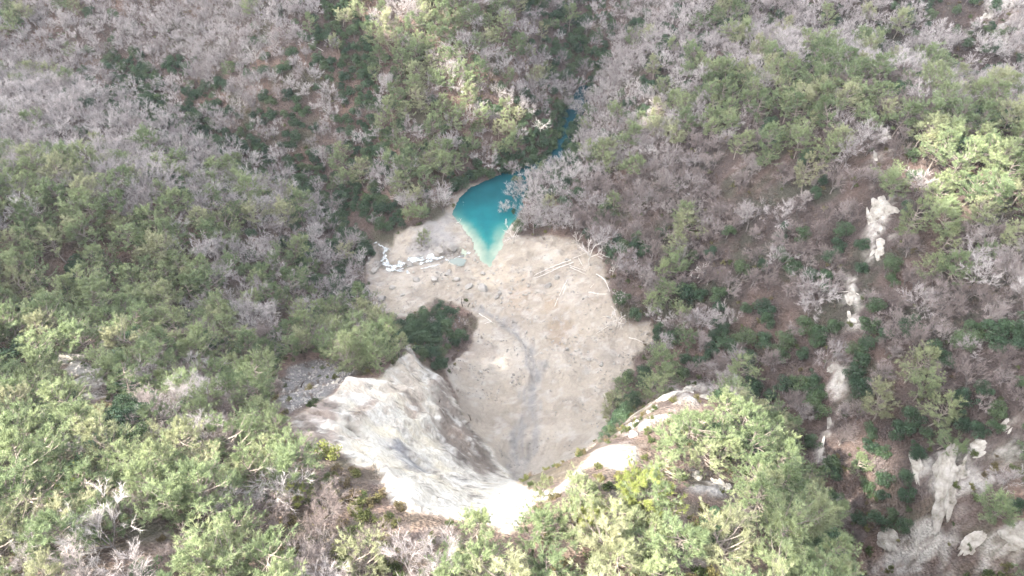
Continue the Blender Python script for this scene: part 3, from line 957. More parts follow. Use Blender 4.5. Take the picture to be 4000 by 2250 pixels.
KINDS = {
    'P': Kind("pine_tree", "pine tree", pine, 8, BARK_M, PINE_M, 4.5, 11, 100),
    'B': Kind("bare_tree", "bare tree", lambda s: bare(s, "dome" if s % 3 else "fan"), 9, GREY_M, TWIG_M, 4.3, 9.5, 200),
    'E': Kind("evergreen_oak", "evergreen tree", oak, 7, GREY_M, OAK_M, 3.0, 6.5, 300),
    'M': Kind("brown_bare_tree", "bare tree", lambda s: bare(s, "fan" if s % 2 else "dome"), 6, GREY_M, MAUVE_M, 3.3, 7.2, 250),
    's': Kind("maquis_shrub", "shrub", shrub, 7, GREY_M, SHRUB_M, 1.6, 1.8, 400, ("stem", "foliage")),
    'b': Kind("dry_bush", "bush", brush, 6, GREY_M, BRUSH_M, 1.6, 1.6, 500, ("stem", "twigs")),
}

CELLS = """
BBBP BBBE BBBB BBBB BBEP EPPB PPPB PPBP PPBE BBBE BBBE PBBE BBBE BBBE BBEr BErR
BBBB BEEB EEBB BBBE EBBB EEBr PPEB PBPB BBEE BBBE PPPB PPPB PPPP PPPB PBBE BBBE
BPBB BBBB BBBE BBEE EEBB BEPB PPBE PBBE EEBE BBBP BBBr PBBr PEBr BBrr PPEr PPPP
PPPP PPPP PPPB PPBP PPEB EBEB BPEB BPEE BBBB BBBE BBrr BBrr EBrr ErBr BrPr PBrP
PPrE PPrE PPEr rrBr PPrB EBEB EsEs bbbb bbbb bbBb PEBr BErr BrEr ErEB BrrP BBrB
PPRP RPPr PRPB PEBP PEBB PPPP EEsE bbbb bbbb bbbb BBEr BBEr BErB EBRr BBrE BErE
PPPE RPEE EEBB BBrP PPrr Rrbb Rbbb bbbb bbbb bEEb RPPP PPEr EBrr EBrP EPrE EEBr
PsPB PsPP PPPB PPPB PsBs ssrs sssr srss ssss PrsP PPPs PPPR rPEr BrEr RErs RsrE
PPBP PPBB BPEr PPPP PsPs ssBs sBsP PPPs PPss PssP PPss PPPs PPEE rrRr RREs RPRP
""".split()
CELLS = np.array(CELLS).reshape(9, 16)
RNG = np.random.default_rng(7)


VALLEY = [world(px_, py_, z_)[:2] for px_, py_, z_ in [(930,612,-5),(895,560,-5),(850,500,-5),(780,440,-3),(690,400,2),(560,330,9),(430,240,16),(330,190,20)]]
VALLEY2 = [world(px_, py_, z_)[:2] for px_, py_, z_ in [(1290,445,0),(1400,395,0),(1435,290,0),(1480,180,5),(1450,70,18)]]
VALLEY3 = [world(px_, py_, z_)[:2] for px_, py_, z_ in [(935,440,6),(905,320,15),(872,200,28),(850,90,40)]]


def scatter():
    step = 2.6
    xs, ys = np.meshgrid(np.arange(-300, 300, step), np.arange(8, 430, step))
    x = (xs + RNG.uniform(-.5, .5, xs.shape) * step).ravel()
    y = (ys + RNG.uniform(-.5, .5, ys.shape) * step).ravel()
    z = hz(x, y)
    px, py, d = project(np.stack([x, y, z + 4], -1))
    k = (px > -260) & (px < PW + 260) & (py > -150) & (py < 1449 + 330) & (d > 45)
    x, y, z, px, py, d = [a[k] for a in (x, y, z, px, py, d)]
    jx = px / 161 + .5 * noise(x / 9, y / 9, seed=60) + .22 * RNG.normal(size=len(x))
    jy = py / 161 + .5 * noise(x / 9, y / 9, seed=61) + .22 * RNG.normal(size=len(x))
    cx = np.clip(jx, 0, 15.99).astype(int); cy = np.clip(jy, 0, 8.99).astype(int)
    scl = RNG.uniform(.75, 1.28, len(x))
    # species clump together
    pick = np.clip((noise(x / 11, y / 11, seed=62) * .9 + RNG.normal(0, .45, len(x))) * .5 + .5, 0, .999)
    pick = np.argsort(np.argsort(pick)) / len(pick)
    code = np.array([CELLS[b, a][int(q * 4)] for a, b, q in zip(cx, cy, pick)])
    gx_ = x
    vd = np.minimum(segdist(x, y, VALLEY), np.minimum(segdist(x, y, VALLEY2), segdist(x, y, VALLEY3)))
    code = np.where((vd < 11 + 6 * noise(x / 12, y / 12, seed=63)) & (RNG.uniform(size=len(x)) < .7), 'E', code)
    sl, cl, inp, dl, do, rk, gr = [samp(M[n], x, y) for n in ('sl', 'cl', 'inp', 'dl', 'do', 'rk', 'gr')]
    drowned = (dl > 2.2) & (y > 232) & (RNG.uniform(size=len(x)) < np.where(y > 258, .85, .5))
    free = (sl < .15) & (cl < .05) & (inp > 1.0) & ((z > .25) | drowned) & (do > 3.0) | ((z < .3) & (do > 4.5) & (sl < .15) & (inp > 1) & (x < -50))
    code = np.where((code == 'R') & (RNG.uniform(size=len(x)) < .5), 's', code)
    code = np.where(code == 'r', 'b', code)
    code = np.where((rk > .45) & (RNG.uniform(size=len(x)) < .8), 'R', code)
    code = np.where((gr > .4), np.where(RNG.uniform(size=len(x)) < .15, 'b', 'R'), code)
    free &= code != 'R'
    scl = scl * np.where(code == 'P', .98, np.where(code == 'B', .93, .92)) * np.where((y < 95) & (code != 's'), .78, np.where(y > 255, .88, 1.0))
    code = np.where((code == 'B') & ((x > 25) & (y < 240) | (y < 140)) & (RNG.uniform(size=len(x)) < .8), 'M', code)
    # crowns keep clear of the scar, the debris and the water as the drone sees them
    hh = np.array([KINDS[c].h if c in KINDS else 1 for c in code]) * scl
    rr_ = np.array([KINDS[c].r if c in KINDS else 1 for c in code]) * scl
    for hf, rf in ((.95, .35), (.6, .75)):
        qx, qy, qd = project(np.stack([x, y, z + hh * hf], -1))
        rp = rr_ * rf * FOC / qd
        for P_, slack in ((CLIFF, 0.0), (SLIDE, .35), (GRAVEL, 0.0), (POOL, .3), ([(1010, 1285), (1130, 1300), (1280, 1345), (1345, 1290), (1400, 1250), (1440, 1300), (1380, 1360), (1280, 1390), (1120, 1350), (1010, 1320)], .3), (ROCKY[0], .1), (ROCKY[1], .35), (ROCKY[2], .3), (ROCKY[3], .2), (ROCKY[4], .25), (ROCKY[5], .2), (ROCKY[7], .35), (ROCKY[8], .3), (ROCKY[10], .12)):
            free &= sdf(qx, qy, P_) > rp * (1 - 2 * slack)
    order = RNG.permutation(np.where(free)[0])
    pri = {'P': 0, 'B': 1, 'E': 2, 's': 3, 'b': 4}
    rk_ = RNG.uniform(size=len(x))
    order = sorted(order, key=lambda i: rk_[i] * .6 + {'P': 0, 'B': .14, 'E': .1, 'M': .14, 's': 1, 'b': 1.2}[code[i]])
    cell = {}
    keep = []
    for i in order:
        K = KINDS[code[i]]
        r = K.r * scl[i]
        if code[i] in 'sb':
            r *= .8
        gx_, gy_ = int(x[i] // 5), int(y[i] // 5)
        ok = True
        for a in range(gx_ - 1, gx_ + 2):
            for b in range(gy_ - 1, gy_ + 2):
                for (X_, Y_, R_) in cell.get((a, b), ()):
                    if (x[i] - X_) ** 2 + (y[i] - Y_) ** 2 < ({'P': .53, 'B': .41, 'M': .36}.get(code[i], .47) * (r + R_)) ** 2:
                        ok = False
                        break
                if not ok:
                    break
            if not ok:
                break
        if ok:
            cell.setdefault((gx_, gy_), []).append((x[i], y[i], r))
            keep.append(i)
    # understorey in the gaps
    keep = np.array(keep)
    return x[keep], y[keep], z[keep], code[keep], scl[keep]


def understorey(tx, ty, n=5200):
    x = RNG.uniform(-260, 260, n * 3); y = RNG.uniform(20, 330, n * 3)
    z = hz(x, y)
    px, py, d = project(np.stack([x, y, z], -1))
    sl, cl, inp, rk = [samp(M[q], x, y) for q in ('sl', 'cl', 'inp', 'rk')]
    k = (px > -100) & (px < PW + 100) & (py > -40) & (py < 1560) & ((sl < .3) | ((samp(M['s_sl'], x, y) > -16) & (RNG.uniform(size=len(x)) < .45) & (samp(M['do'], x, y) > 4))) & (cl < .1) & (inp > .3) & (z > .2)
    x, y, z = x[k][:n], y[k][:n], z[k][:n]
    code = np.where(RNG.uniform(size=len(x)) < np.where(y < 85, .78, .35), 's', 'b')
    return x, y, z, code, RNG.uniform(.4, .95, len(x))


tx, ty, tz, tc, ts = scatter()
ux, uy, uz, uc, us = understorey(tx, ty)
tx, ty, tz, tc, ts = [np.concatenate(a) for a in ((tx, ux), (ty, uy), (tz, uz), (tc, uc), (ts, us))]
th = np.array([KINDS[c].h for c in tc]) * ts
trr = np.array([KINDS[c].r for c in tc]) * ts
vis = visible(np.stack([tx, ty, tz + th * .9], -1))
tx, ty, tz, tc, ts, th, trr = [a[vis] for a in (tx, ty, tz, tc, ts, th, trr)]
tpx, tpy, td = project(np.stack([tx, ty, tz + th * .6], -1))
trot = RNG.uniform(0, 6.28, len(tx))
tvar = RNG.integers(0, 1000, len(tx))
inframe = (tpx > 0) & (tpx < PW) & (tpy > 0) & (tpy < 1449)
size = trr / td * inframe


def plant(K, i, x, y, z, s, rot, tilt=(0, 0)):
    """one plant as an object of its own: root, trunk, crown"""
    r = bpy.data.objects.new(K.name, None)
    COL.objects.link(r)
    r.empty_display_size = .5
    r.location = (x, y, z - .15)
    r.rotation_euler = (tilt[0], tilt[1], rot)
    r.scale = (s, s, s)
    for nm, me in zip(K.parts, K.parts_of(i % len(K.var))):
        o = bpy.data.objects.new(nm, me)
        COL.objects.link(o)
        o.parent = r
    return r


def mass(name, K, idx, label, cat):
    """the remaining plants of a kind as one stand"""
    n = len(K.var)
    protos = []
    for i in range(n):
        po = bpy.data.objects.new(K.name + "_source", K.whole_of(i))
        protos.append(po)
    me = bpy.data.meshes.new(name)
    me.vertices.add(len(idx))
    me.vertices.foreach_set("co", np.stack([tx[idx], ty[idx], tz[idx] - .15], -1).astype(np.float32).ravel())
    for an, arr, ty_ in (("rz", trot[idx], 'FLOAT'), ("sc", ts[idx], 'FLOAT'), ("va", tvar[idx] % n, 'INT')):
        a = me.attributes.new(an, ty_, 'POINT')
        a.data.foreach_set("value", arr.astype(np.float32 if ty_ == 'FLOAT' else np.int32))
    o = link(name, me)
    g = bpy.data.node_groups.new(name, 'GeometryNodeTree')
    g.interface.new_socket("Geometry", in_out='INPUT', socket_type='NodeSocketGeometry')
    g.interface.new_socket("Geometry", in_out='OUTPUT', socket_type='NodeSocketGeometry')
    gi = g.nodes.new("NodeGroupInput"); go = g.nodes.new("NodeGroupOutput")
    jn = g.nodes.new("GeometryNodeJoinGeometry")
    for po in protos:
        ob = g.nodes.new("GeometryNodeObjectInfo")
        ob.inputs["Object"].default_value = po
        ob.inputs["As Instance"].default_value = True
        g.links.new(ob.outputs["Geometry"], jn.inputs[0])
    ip = g.nodes.new("GeometryNodeInstanceOnPoints")
    ip.inputs["Pick Instance"].default_value = True
    g.links.new(gi.outputs[0], ip.inputs["Points"])
    g.links.new(jn.outputs[0], ip.inputs["Instance"])

    def named(n_, t_):
        q = g.nodes.new("GeometryNodeInputNamedAttribute")
        q.data_type = t_
        q.inputs[0].default_value = n_
        return q.outputs["Attribute"]
    cx_ = g.nodes.new("ShaderNodeCombineXYZ")
    g.links.new(named("rz", 'FLOAT'), cx_.inputs[2])
    e2r = g.nodes.new("FunctionNodeEulerToRotation")
    g.links.new(cx_.outputs[0], e2r.inputs[0])
    g.links.new(e2r.outputs[0], ip.inputs["Rotation"])
    cs = g.nodes.new("ShaderNodeCombineXYZ")
    for k in range(3):
        g.links.new(named("sc", 'FLOAT'), cs.inputs[k])
    g.links.new(cs.outputs[0], ip.inputs["Scale"])
    g.links.new(named("va", 'INT'), ip.inputs["Instance Index"])
    g.links.new(ip.outputs[0], go.inputs[0])
    md = o.modifiers.new("stand", 'NODES')
    md.node_group = g
    tag(o, label, cat, kind="stuff")
    return o

# ------------------------------------------------------------------ the woods
LIMIT = 300
MARKS = [(1215, 560, "turquoise lake"), (1420, 330, "upper canyon water"), (965, 650, "white water"), (1100, 850, "thicket on the debris"), (945, 860, "pine topped promontory"),
         (790, 960, "grey gravel chute"), (770, 1060, "left end of the scar"), (900, 1170, "left lip of the cliff"), (1130, 1320, "bottom lip of the white cliff"), (1330, 1350, "notch in the cliff lip"),
         (1550, 1150, "narrow white rim"), (1725, 985, "rocky knob"), (1790, 1220, "two cream crags"), (1640, 1290, "brightest yellow green pine"), (186, 1205, "golden yellow shrub"),
         (660, 1085, "pale fallen trunk by the scar"), (755, 1240, "pale yellow tree"), (170, 905, "white crag on the left spur"), (235, 970, "rock face of the left gully"), (450, 895, "crags right of the left spur"),
         (40, 940, "pinkish rock strip"), (155, 200, "upper left starburst tree"), (245, 240, "crooked pale tree"), (345, 355, "left bright tree of the pair"), (455, 370, "right bright tree of the pair"),
         (590, 415, "whitish tree in the hollow"), (970, 190, "white bare tree of the middle hill"), (795, 120, "far fallen trunk"), (1180, 220, "sunlit patch on the middle hill"), (1620, 260, "sunlit pines by the canyon"),
         (1480, 580, "tall bleached bare tree"), (1400, 675, "longest fallen trunks"), (1555, 780, "forked pale dead trees"), (1560, 1030, "evergreens at the debris edge"), (1752, 680, "lone cream tree"),
         (2228, 345, "white wedge of rock"), (2228, 535, "broadest white crag"), (2139, 770, "pair of white blocks"), (2110, 960, "pale rib under evergreens"), (2075, 1100, "narrow grey rib"),
         (2430, 410, "sunlit pines on the right ridge"), (2528, 95, "crag at the upper right edge"), (2385, 1215, "long tilted slab"), (2250, 1370, "crag at the slab's foot"), (2545, 1345, "crag at the lower right edge"),
         (2110, 738, "long trunk on the right slope"), (1040, 600, "small pine by the lake"), (1860, 120, "crest of the right spur"), (500, 540, "left ridge crest"), (150, 640, "left edge of the left ridge"), (700, 780, "foot of the left valley"), (1000, 1410, "scrub under the cliff lip"), (420, 1330, "near left slope"), (2000, 1400, "near right slope edge")]
ORD = ["closest", "second closest", "third closest", "fourth closest", "fifth closest", "sixth closest", "seventh closest", "eighth closest"]
NOUN = {'P': "light green pine", 'B': "grey leafless tree", 'M': "brownish leafless tree", 'E': "dark evergreen", 's': "low green bush", 'b': "dry brown bush"}
MP = np.array([m_[:2] for m_ in MARKS], float)
dm = np.hypot(tpx[:, None] - MP[None, :, 0], tpy[:, None] - MP[None, :, 1])
mi = dm.argmin(1)
vx, vy = tpx - MP[mi, 0], tpy - MP[mi, 1]
SIDE = np.where(np.abs(vx) > np.abs(vy), np.where(vx < 0, "left of", "right of"), np.where(vy < 0, "above", "below"))
rank = np.zeros(len(tx), int)
for c in KINDS:
    for j in range(len(MARKS)):
        for sd in ("left of", "right of", "above", "below"):
            k = np.where((tc == c) & inframe & (mi == j) & (SIDE == sd))[0]
            rank[k[np.argsort(dm[k, j])]] = np.arange(len(k))
for c, K in KINDS.items():
    idx = np.where(tc == c)[0]
    best = idx[np.argsort(-size[idx])][:LIMIT]
    best = best[size[best] > 0]
    rest = np.setdiff1d(idx, best)
    for i in best:
        o = plant(K, int(tvar[i]), tx[i], ty[i], tz[i], ts[i], trot[i])
        r = rank[i]
        mk = "the " + MARKS[mi[i]][2]
        if r < len(ORD):
            tag(o, f"{NOUN[c]} {ORD[r]} {SIDE[i]} {mk}", K.cat, "single " + {'P': "pines", 'B': "leafless trees", 'M': "brownish leafless trees", 'E': "dark evergreens", 's': "green bushes", 'b': "dry bushes"}[c] + " on the slopes")
        else:
            tag(o, f"{NOUN[c]} among the others farther {SIDE[i]} {mk}", K.cat, f"{NOUN[c]}s farther {SIDE[i]} {mk}")
    nm, lab = {'P': ("pine_forest", "pine wood"), 'B': ("bare_forest", "leafless wood"), 'M': ("brown_bare_forest", "leafless wood"), 'E': ("evergreen_forest", "evergreen wood"),
               's': ("shrubbery", "shrubs"), 'b': ("undergrowth", "brush")}[c]
    mass(nm, K, rest, {'P': "light green pine wood farther off on the slopes", 'B': "grey leafless wood farther off on the slopes", 'M': "brownish leafless wood on the right slope and near gullies", 'E': "dark evergreen wood farther off along the canyon", 's': "low green maquis scrub between the trees", 'b': "dry brown brush between the trees"}[c], lab)

# ------------------------------------------------------------------ plants one can tell apart
NAMED = []
SPECIAL = {
    'D': Kind("dead_tree", "dead tree", lambda s: dead(s, 8.5, 5), 5, WHITE_M, PALE_M, 4, 8, 600, ("trunk", "branches")),
    'S': Kind("spreading_bare_tree", "bare tree", lambda s: dead(s, 7.5, 8, 1.15), 3, WHITE_M, PALE_M, 5, 7, 640, ("trunk", "branches")),
    'G': Kind("yellow_shrub", "shrub", shrub, 2, GREY_M, GOLD_M, 1.6, 1.8, 660, ("stem", "foliage")),
    'A': Kind("autumn_tree", "tree", oak, 2, GREY_M, RUST_M, 3, 6, 680),
    'Y': Kind("yellow_pine", "pine tree", pine, 2, BARK_M, GOLD_M, 4.5, 11, 690),
}


def put(kind, px, py, s, label, rot=None, tilt=(0, 0), sz=None, cat=None):
    """plant whose foot is at a surveyed frame position"""
    K = KINDS.get(kind) or SPECIAL[kind]
    g = ground_at(px, py)
    o = plant(K, int(px * 7 + py), g[0], g[1], g[2], s, rot if rot is not None else (px * 1.7 + py) % 6.28, tilt)
    if sz:
        o.scale = (s * sz[0], s * sz[0], s * sz[1])
    tag(o, label, cat or K.cat)
    NAMED.append(o)
    return o


put('D', 1290, 612, 1.12, "white bleached dead tree leaning over the right shore of the lake", 2.0, (.06, -.16))
put('B', 1270, 540, .75, "thin pale grey bare tree standing behind the white dead tree by the lake", 1.0)
put('E', 1292, 545, .55, "narrow dark green evergreen at the lake edge behind the white dead tree", .4, sz=(.55, 1.5))
put('B', 1292, 505, .95, "round grey bare tree overhanging the upper right of the turquoise lake", .3)
put('P', 1062, 622, .62, "small pine with its dark trunk showing on the bare bank left of the lake", .9, (.05, .12))
put('D', 1482, 668, 1.35, "tall bleached bare tree above the fallen logs at the debris edge", .5, (0, .03))
put('D', 1452, 628, .9, "bleached bare tree left of the tall one above the fallen logs", 1.7, (0, -.08), (.7, 1.3))
put('D', 1548, 765, .9, "upper of two forked pale dead trees on the right debris edge", .2, (0, .05))
put('D', 1550, 822, 1.0, "lower of two forked pale dead trees on the right debris edge", 2.9, (0, -.05))
put('D', 1512, 640, 1.0, "slender pale dead tree right of the tall bleached tree", 4.0, (.1, .2), (.5, 1.35))
put('D', 1540, 700, .8, "thin pale dead tree at the foot of the green trees right of the debris", 1.1, (0, .06), (.5, 1.3))
for i, (x, y, s, l) in enumerate([
        (160, 232, 1.05, "pale starburst bare tree beside dark evergreens at the upper left"),
        (248, 268, 1.0, "pale bare tree with a crooked trunk on the spur of grey woods"),
        (345, 372, .95, "left of two bright bare trees at the end of the grey wood"),
        (455, 400, 1.0, "right of two bright bare trees at the end of the grey wood"),
        (590, 440, .85, "small whitish bare tree in a dark hollow of the left valley"),
        (970, 216, .8, "white bare tree with short limbs on the wooded middle hill"),
        (1755, 700, .95, "small cream bare tree alone on the brown right slope"),
        (1490, 345, .9, "pale bare tree beside the blue water of the upper canyon"),
        (1360, 340, 1.1, "broad bare tree on the left bank of the upper canyon")]):
    put('S' if i in (0, 2, 3, 8) else 'D', x, y, s, l, i * 1.3)
put('P', 1192, 1388, .72, "yellow green pine rooted at the lip of the white cliff, its crown over the drop", .6)
put('P', 1338, 1392, .72, "pine right of the notch in the white cliff lip, branches radiating", 2.2)
put('P', 1362, 1282, .5, "slender light pine between the white cliff and the narrow white rim", 1.1, (0, 0), (.7, 1.35))
for x, y, s, l in [(905, 925, .8, "left front pine of the clump on top of the rock promontory"), (960, 940, .72, "front pine of the promontory clump, next to the bare cliff top"),
                   (945, 895, .95, "largest bright green pine crowning the rock promontory"), (1000, 905, .72, "right pine of the promontory clump above the pointed rock"),
                   (880, 895, .72, "pine at the left rear of the promontory clump"), (985, 880, .7, "pine at the right rear of the promontory clump")]:
    put('P', x, y, s, l)
for x, y, s, l in [(1108, 800, .5, "tall narrow dark bush standing out against the debris above the thicket"), (1040, 862, .62, "dark evergreen at the left end of the thicket behind the promontory"),
                   (1098, 892, .72, "round dark evergreen in the middle of the thicket behind the promontory"), (1145, 872, .65, "dark evergreen near the right end of the thicket by the debris"),
                   (1068, 838, .6, "dark evergreen at the upper left of the thicket by the debris"), (1172, 858, .5, "small evergreen at the right tip of the thicket by the debris"),
                   (1062, 905, .7, "dark evergreen just behind the pointed rock of the promontory"), (1120, 918, .5, "lowest evergreen of the thicket, beside the cliff foot"), (1090, 860, .6, "mid green bush in the heart of the thicket by the debris"), (1125, 880, .5, "mid green bush right of the heart of the thicket"), (1150, 845, .45, "green bush at the upper right of the thicket"), (1050, 885, .55, "green bush at the lower left of the thicket")]:
    put('E', x, y, s, l, sz=(.8, 1.5) if y == 800 else None)
for x, y, s, l in [(1085, 818, .42, "grey leafless bush at the top of the thicket by the debris"), (1128, 828, .45, "grey leafless bush right of the tall narrow dark bush"),
                   (1030, 822, .42, "grey leafless bush at the upper left tip of the thicket"), (1160, 822, .38, "small grey leafless bush at the upper right of the thicket"),
                   (1120, 862, .3, "grey leafless bush in the middle of the thicket")]:
    put('B', x, y, s, l)
for x, y, k, s, l in [(1312, 486, 'B', .9, "grey bare tree on the right shore beside the drowned trees"), (1335, 470, 'B', .9, "grey bare tree at the mouth of the upper canyon"),
                      (1352, 452, 'P', .7, "yellowish pine at the mouth of the canyon above the lake"), (1300, 462, 'E', .8, "dark evergreen closing off the head of the lake"),
                      (1262, 442, 'E', .9, "dark evergreen overhanging the head of the lake"), (1236, 450, 'E', .8, "dark evergreen at the top left shore of the lake"),
                      (1290, 440, 'B', .9, "bare tree leaning over the dark head of the lake"), (1385, 435, 'E', .8, "evergreen on the right bank where the canyon narrows"), (1330, 425, 'E', .9, "evergreen on the left bank where the canyon narrows")]:
    put(k, x, y, s, l)
put('E', 1565, 1065, 1.0, "large dark evergreen at the debris edge left of the rocky knob", .2)
put('E', 1600, 1020, .85, "dark evergreen behind the rocky knob of the near right ridge", 1.2)
put('E', 1548, 1020, .7, "dark evergreen on the right edge of the lower debris", 2.2)
put('G', 186, 1215, 1.9, "round golden yellow shrub among grey rocks on the near left slope", .4)
put('A', 752, 1262, .55, "small pale yellow tree near the left lip of the cliff", .3, sz=(.6, 1.3), cat="tree")
put('Y', 768, 1262, .5, "yellow green young pine beside the small pale yellow tree", 1.3)
put('Y', 1640, 1300, .95, "brightest yellow green pine on the near right ridge", .7)
put('Y', 1490, 1345, .6, "yellow green pine at the left foot of the near right ridge", 2.7)
put('G', 825, 1150, 1.7, "olive bush hanging over the left lip of the white cliff", 2.4)


# ------------------------------------------------------------------ snags and fallen trunks
def snag(px, py, h, label):
    g = ground_at(px, py)
    rng = np.random.default_rng(int(px))
    w = Geo()
    tp, D = chain(w, np.array([[0, 0, -.4]]), np.array([[.03, .02, 1.]]), np.array([h + .4]), np.array([.2]), np.array([.1]), np.zeros(3), rng, 6, 7)
    q, c, own = spread(tp, np.array([[0, 0, 1.]]), D, 6, .45, .95, (1.0, 1.5), rng)
    w.prisms(q, q + c * rng.uniform(.25, .7, (6, 1)), np.full(6, .045), np.full(6, .02), 4)
    o = link("snag", w.mesh("snag", SNAG_M), loc=tuple(g))
    tag(o, label, "dead trunk")


snag(1184, 1058, 3.6, "charred standing trunk on the pale debris right of the cliff")
snag(1178, 772, 4.2, "taller dark bare pole at the right tip of the thicket")
snag(1164, 772, 3.4, "shorter dark bare pole beside the taller one at the thicket tip")
snag(1135, 790, 3.2, "leaning dark pole between the narrow bush and the two bare poles")
snag(1105, 1012, 2.2, "thin dark stump on the shoulder of the cliff")
snag(758, 975, 3.4, "dark bare trunk standing beside the grey gravel chute")


def log(pts, r, label, stubs=4, m=None):
    P = np.array([ground_at(x, y) for x, y in pts])
    L = np.concatenate([[0], np.cumsum(np.linalg.norm(np.diff(P, axis=0), axis=1))])
    n = max(6, int(L[-1] / .8))
    s = np.linspace(0, L[-1], n)
    Q = np.stack([np.interp(s, L, P[:, k]) for k in range(3)], -1)
    rr = np.linspace(r, r * .45, n)
    Q[:, 2] = np.maximum(Q[:, 2], hz(Q[:, 0], Q[:, 1])) + rr * .6
    for _ in range(3):
        Q[1:-1] = (Q[:-2] + Q[1:-1] * 2 + Q[2:]) / 4
    rng = np.random.default_rng(int(pts[0][0] * 3 + pts[0][1]))
    Q += rng.normal(0, .04, Q.shape)
    base = Q[0].copy()
    Q = Q - base
    w = Geo()
    w.prisms(Q[:-1], Q[1:], rr[:-1], rr[1:], 7)
    if stubs:
        i = rng.integers(n // 3, n - 1, stubs)
        d = unit(unit(Q[i + 1] - Q[i]) + rng.normal(0, .7, (stubs, 3)) + [0, 0, .35])
        chain(w, Q[i], d, rng.uniform(.8, 2.2, stubs), np.full(stubs, r * .35), np.full(stubs, .02), np.zeros(3), rng, 3, 4)
    o = link("fallen_log", w.mesh("fallen_log", m or WHITE_M), loc=tuple(base))
    tag(o, label, "log", "fallen trunks on the debris")


log([(1437, 655), (1395, 670), (1343, 694)], .28, "upper of the two longest bleached trunks lying side by side above the debris", 5)
log([(1442, 661), (1400, 678), (1350, 699)], .26, "lower of the two longest bleached trunks lying side by side above the debris", 5)
log([(1432, 668), (1475, 682)], .17, "topmost of the short stacked trunks right of the longest pair")
log([(1434, 673), (1474, 690)], .17, "bottom one of the short stacked trunks right of the longest pair")
log([(1455, 650), (1470, 678)], .14, "thin trunk crossing the short stacked trunks")
log([(1440, 652), (1476, 636)], .18, "bleached trunk pointing up into the bare trees above the stack", 2)
log([(1428, 703), (1412, 735), (1395, 772)], .2, "longer of two trunks pointing down the middle of the debris", 1)
log([(1424, 720), (1414, 746)], .13, "shorter of two trunks pointing down the middle of the debris", 0)
log([(1500, 690), (1520, 702), (1534, 734)], .22, "curved white trunk at the right edge of the debris", 5)
log([(1480, 736), (1505, 741), (1528, 740)], .18, "white trunk lying level near the right edge of the debris", 2)
log([(1485, 725), (1494, 714)], .12, "short white piece of trunk above the level one", 0)
log([(1582, 850), (1605, 855), (1628, 868)], .2, "forked pale branch lying at the right tip of the debris", 7)
log([(1205, 790), (1240, 812)], .16, "pale trunk lying below the thicket towards the channel", 3)
log([(1220, 815), (1265, 808)], .14, "thin trunk lying in brush right of the thicket", 3)
log([(1185, 492), (1165, 520), (1150, 545)], .13, "thin curved branch along the left shore of the lake", 4)
log([(1147, 562), (1178, 553)], .2, "driftwood trunk at the lake's lower left corner", 4)
log([(640, 1082), (672, 1088), (690, 1087)], .3, "pale fallen trunk among pines left of the scar", 2)
log([(1530, 820), (1500, 840)], .12, "thin trunk lying below the forked pale dead trees", 2)
log([(735, 985), (760, 962)], .16, "broken trunk lying in brush beside the grey gravel chute", 5, GREY_M)
log([(2160, 742), (2100, 735), (2070, 732)], .16, "long pale fallen trunk on the brown right slope", 3)
log([(775, 110), (815, 130)], .2, "pale fallen trunk on the far wooded hillside", 3)

# ------------------------------------------------------------------ rocks
ROCK_M = simple_mat("boulder", [(.25, (.18, .165, .148)), (.55, (.255, .235, .21)), (.8, (.33, .305, .275))], .9, .95, .5, .16)
LIME_M = simple_mat("limestone outcrop", [(.3, (.085, .078, .058)), (.4, (.19, .172, .145)), (.52, (.27, .248, .218)), (.72, (.36, .338, .305))], .5, .95, .9, .08, 1.6)


def ico(sub):
    import bmesh
    bm = bmesh.new()
    bmesh.ops.create_icosphere(bm, subdivisions=sub, radius=1.0)
    V_ = np.array([v.co[:] for v in bm.verts]); F_ = np.array([[v.index for v in f.verts] for f in bm.faces])
    bm.free()
    return V_, F_


ICO2, ICO3, ICO4 = ico(2), ico(3), ico(4)


def stone(seed, base, facets=7, rough=.12):
    """angular block: a sphere cut by planes and roughened"""
    rng = np.random.default_rng(seed)
    V_ = base[0].copy()
    for _ in range(facets):
        nrm = unit(rng.normal(size=3)); k = rng.uniform(.45, .8)
        over = np.maximum(0, V_ @ nrm - k)
        V_ -= over[:, None] * nrm * .93
    V_ += unit(V_) * (rough * fbm(V_[:, 0] * 1.8 + seed, V_[:, 1] * 1.8, V_[:, 2] * 1.8, 4, seed))[:, None]
    return V_ * np.array([1, rng.uniform(.6, .9), rng.uniform(.5, .8)])


STONES = [new_mesh("boulder", stone(900 + i, ICO3), ICO3[1], [ROCK_M]) for i in range(8)]


def boulder(px, py, w, label, i, grp=None):
    g = ground_at(px, py)
    d = math.dist(g, (0, 0, HC))
    r = .5 * w * d / FOC * 1.15
    o = link("boulder", STONES[i % 8], loc=(g[0], g[1], g[2] + r * .12))
    o.scale = (r, r, r)
    rng = random.Random(i * 31 + int(px))
    o.rotation_euler = (rng.uniform(-.3, .3), rng.uniform(-.3, .3), rng.uniform(0, 6.28))
    tag(o, label, "boulder", grp or "boulders on the debris")


